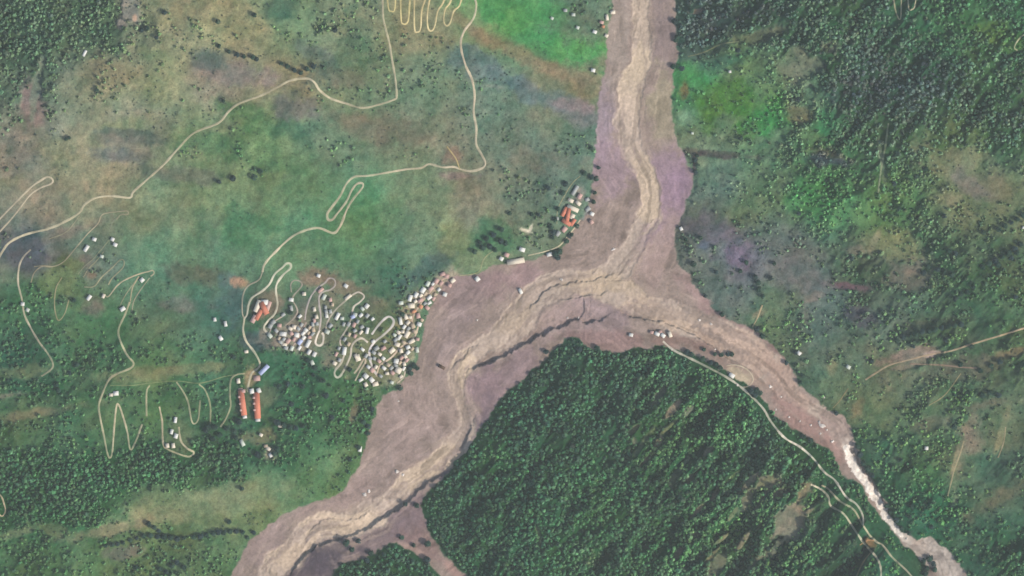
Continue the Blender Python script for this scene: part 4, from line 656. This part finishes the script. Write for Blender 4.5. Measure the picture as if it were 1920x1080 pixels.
# 2. low scrub in the meadows, stuff
n = 26000; SX = rng.uniform(-1010, 1010, n); SY = rng.uniform(-590, 590, n); sdn = look(D, SX, SY); ssm = look(SDM, SX, SY); cl = fbm(SX, SY, 30, 421, 3)
keep = (ssm > 2) & (rng.uniform(0, 1, n) < np.clip(.10+.5*cl+.4*(sdn > .08), 0, 1)) & (sdn > 0.003)
SX, SY = SX[keep], SY[keep]; r_ = rng.uniform(.8, 1.9, SX.size); svar = np.stack([crown_np(1, 9, .55, 600+i, .7) for i in range(6)])[rng.integers(0, 6, SX.size)]
V = np.stack([svar[..., 0]*r_[:, None, None]+SX[:, None, None], svar[..., 1]*r_[:, None, None]+SY[:, None, None], svar[..., 2]*r_[:, None, None]+(ground(SX, SY)+r_*.5)[:, None, None]], -1).reshape(-1, 3)
tone = look(ALL, SX, SY)*.68+np.array([66, 100, 76])*.32; tone *= rng.uniform(.72, 1.06, (SX.size, 1)); tl = np.repeat(lin(np.clip(tone, 15, 200))/1.25, 36, axis=0)
o = mesh_np('scrub', V, np.arange(len(V)).reshape(-1, 4), leaf_m, tl); o['kind'] = 'stuff'; o['label'] = 'low green scrub dotted over the meadows'; o['category'] = 'scrub'
print('scrub', SX.size)
# 3. three hundred trees of their own
bark_m = mat_plain('bark', (.07, .055, .04), .95, .2, 2)
crown_ms = [leaf_obj_mat('dark_leaves', (.016, .046, .030)), leaf_obj_mat('deep_green_leaves', (.026, .062, .040)), leaf_obj_mat('blue_green_leaves', (.024, .048, .046))]
def trunk_mesh(seed):
    r = random.Random(seed); V = []; F = []
    def limb(a, b, ra, rb_, n=6):
        a = Vector(a); b = Vector(b); d = (b-a).normalized(); u = d.orthogonal().normalized(); v = d.cross(u); k = len(V)
        for p, q in ((a, ra), (b, rb_)):
            for i in range(n): t_ = 6.283*i/n; V.append(tuple(p+u*math.cos(t_)*q+v*math.sin(t_)*q))
        for i in range(n): F.append((k+i, k+(i+1) % n, k+n+(i+1) % n, k+n+i))
    limb((0, 0, -.3), (.02, .01, .55), .11, .085); limb((.02, .01, .55), (.0, .05, 1.25), .085, .04)
    for i in range(5):
        t_ = i*1.256+r.uniform(-.3, .3); z = r.uniform(.5, .8); limb((.01, .02, z), (math.cos(t_)*.55, math.sin(t_)*.55, z+r.uniform(.4, .65)), .045, .015)
    me = bpy.data.meshes.new('trunk'); me.from_pydata(V, [], F); me.materials.append(bark_m); return me
trunks = [trunk_mesh(i) for i in range(3)]; crowns = []
for i in range(9):
    v = crown_np(1, 260, .17, 700+i, .95).reshape(-1, 3); v[:, 2] += 1.3
    o = mesh_np('crown', v, np.arange(len(v)).reshape(-1, 4), crown_ms[i % 3]); crowns.append(o.data); bpy.data.objects.remove(o)
for k, (px, py, r) in enumerate([tuple(e) for e in EXP]+solo):
    t = bpy.data.objects.new('tree', None); COL.objects.link(t); x, y = W(px, py); t.location = (x, y, float(ground(x, y))); s = r*random.uniform(.95, 1.12)
    t.scale = (s, s, s*random.uniform(.9, 1.15)); t.rotation_euler = (0, 0, random.uniform(0, 6.28)); t['category'] = 'tree'; t['group'] = 'single trees standing out on the slopes'
    c = bpy.data.objects.new('crown', crowns[k % 9]); COL.objects.link(c); c.parent = t
    b = bpy.data.objects.new('trunk', trunks[k % 3]); COL.objects.link(b); b.parent = t
    ds = 'broad dark tree' if r >= 5 else 'small dark tree'
    label_later(t, px, py, ds, ds+'s')
finish_labels()

# ------------------------------------------------------------ the air between the satellite and the valley
HZ = 0.100/20000
hz = boxes('haze', [(-7400, 7400, -7400, 7400, float(H.min())-2, 20060)], None, None)
hm = bpy.data.materials.new('valley_air'); hm.use_nodes = True; t = hm.node_tree; t.nodes.clear()
out = t.nodes.new('ShaderNodeOutputMaterial'); pv = t.nodes.new('ShaderNodeVolumePrincipled')
pv.inputs['Color'].default_value = (.84, .93, .90, 1); pv.inputs['Density'].default_value = HZ; pv.inputs['Anisotropy'].default_value = 0.0
t.links.new(pv.outputs[0], out.inputs['Volume']); hz.data.materials.append(hm); hz['kind'] = 'stuff'; hz['label'] = 'thin pale haze hanging over the whole valley'; hz['category'] = 'haze'
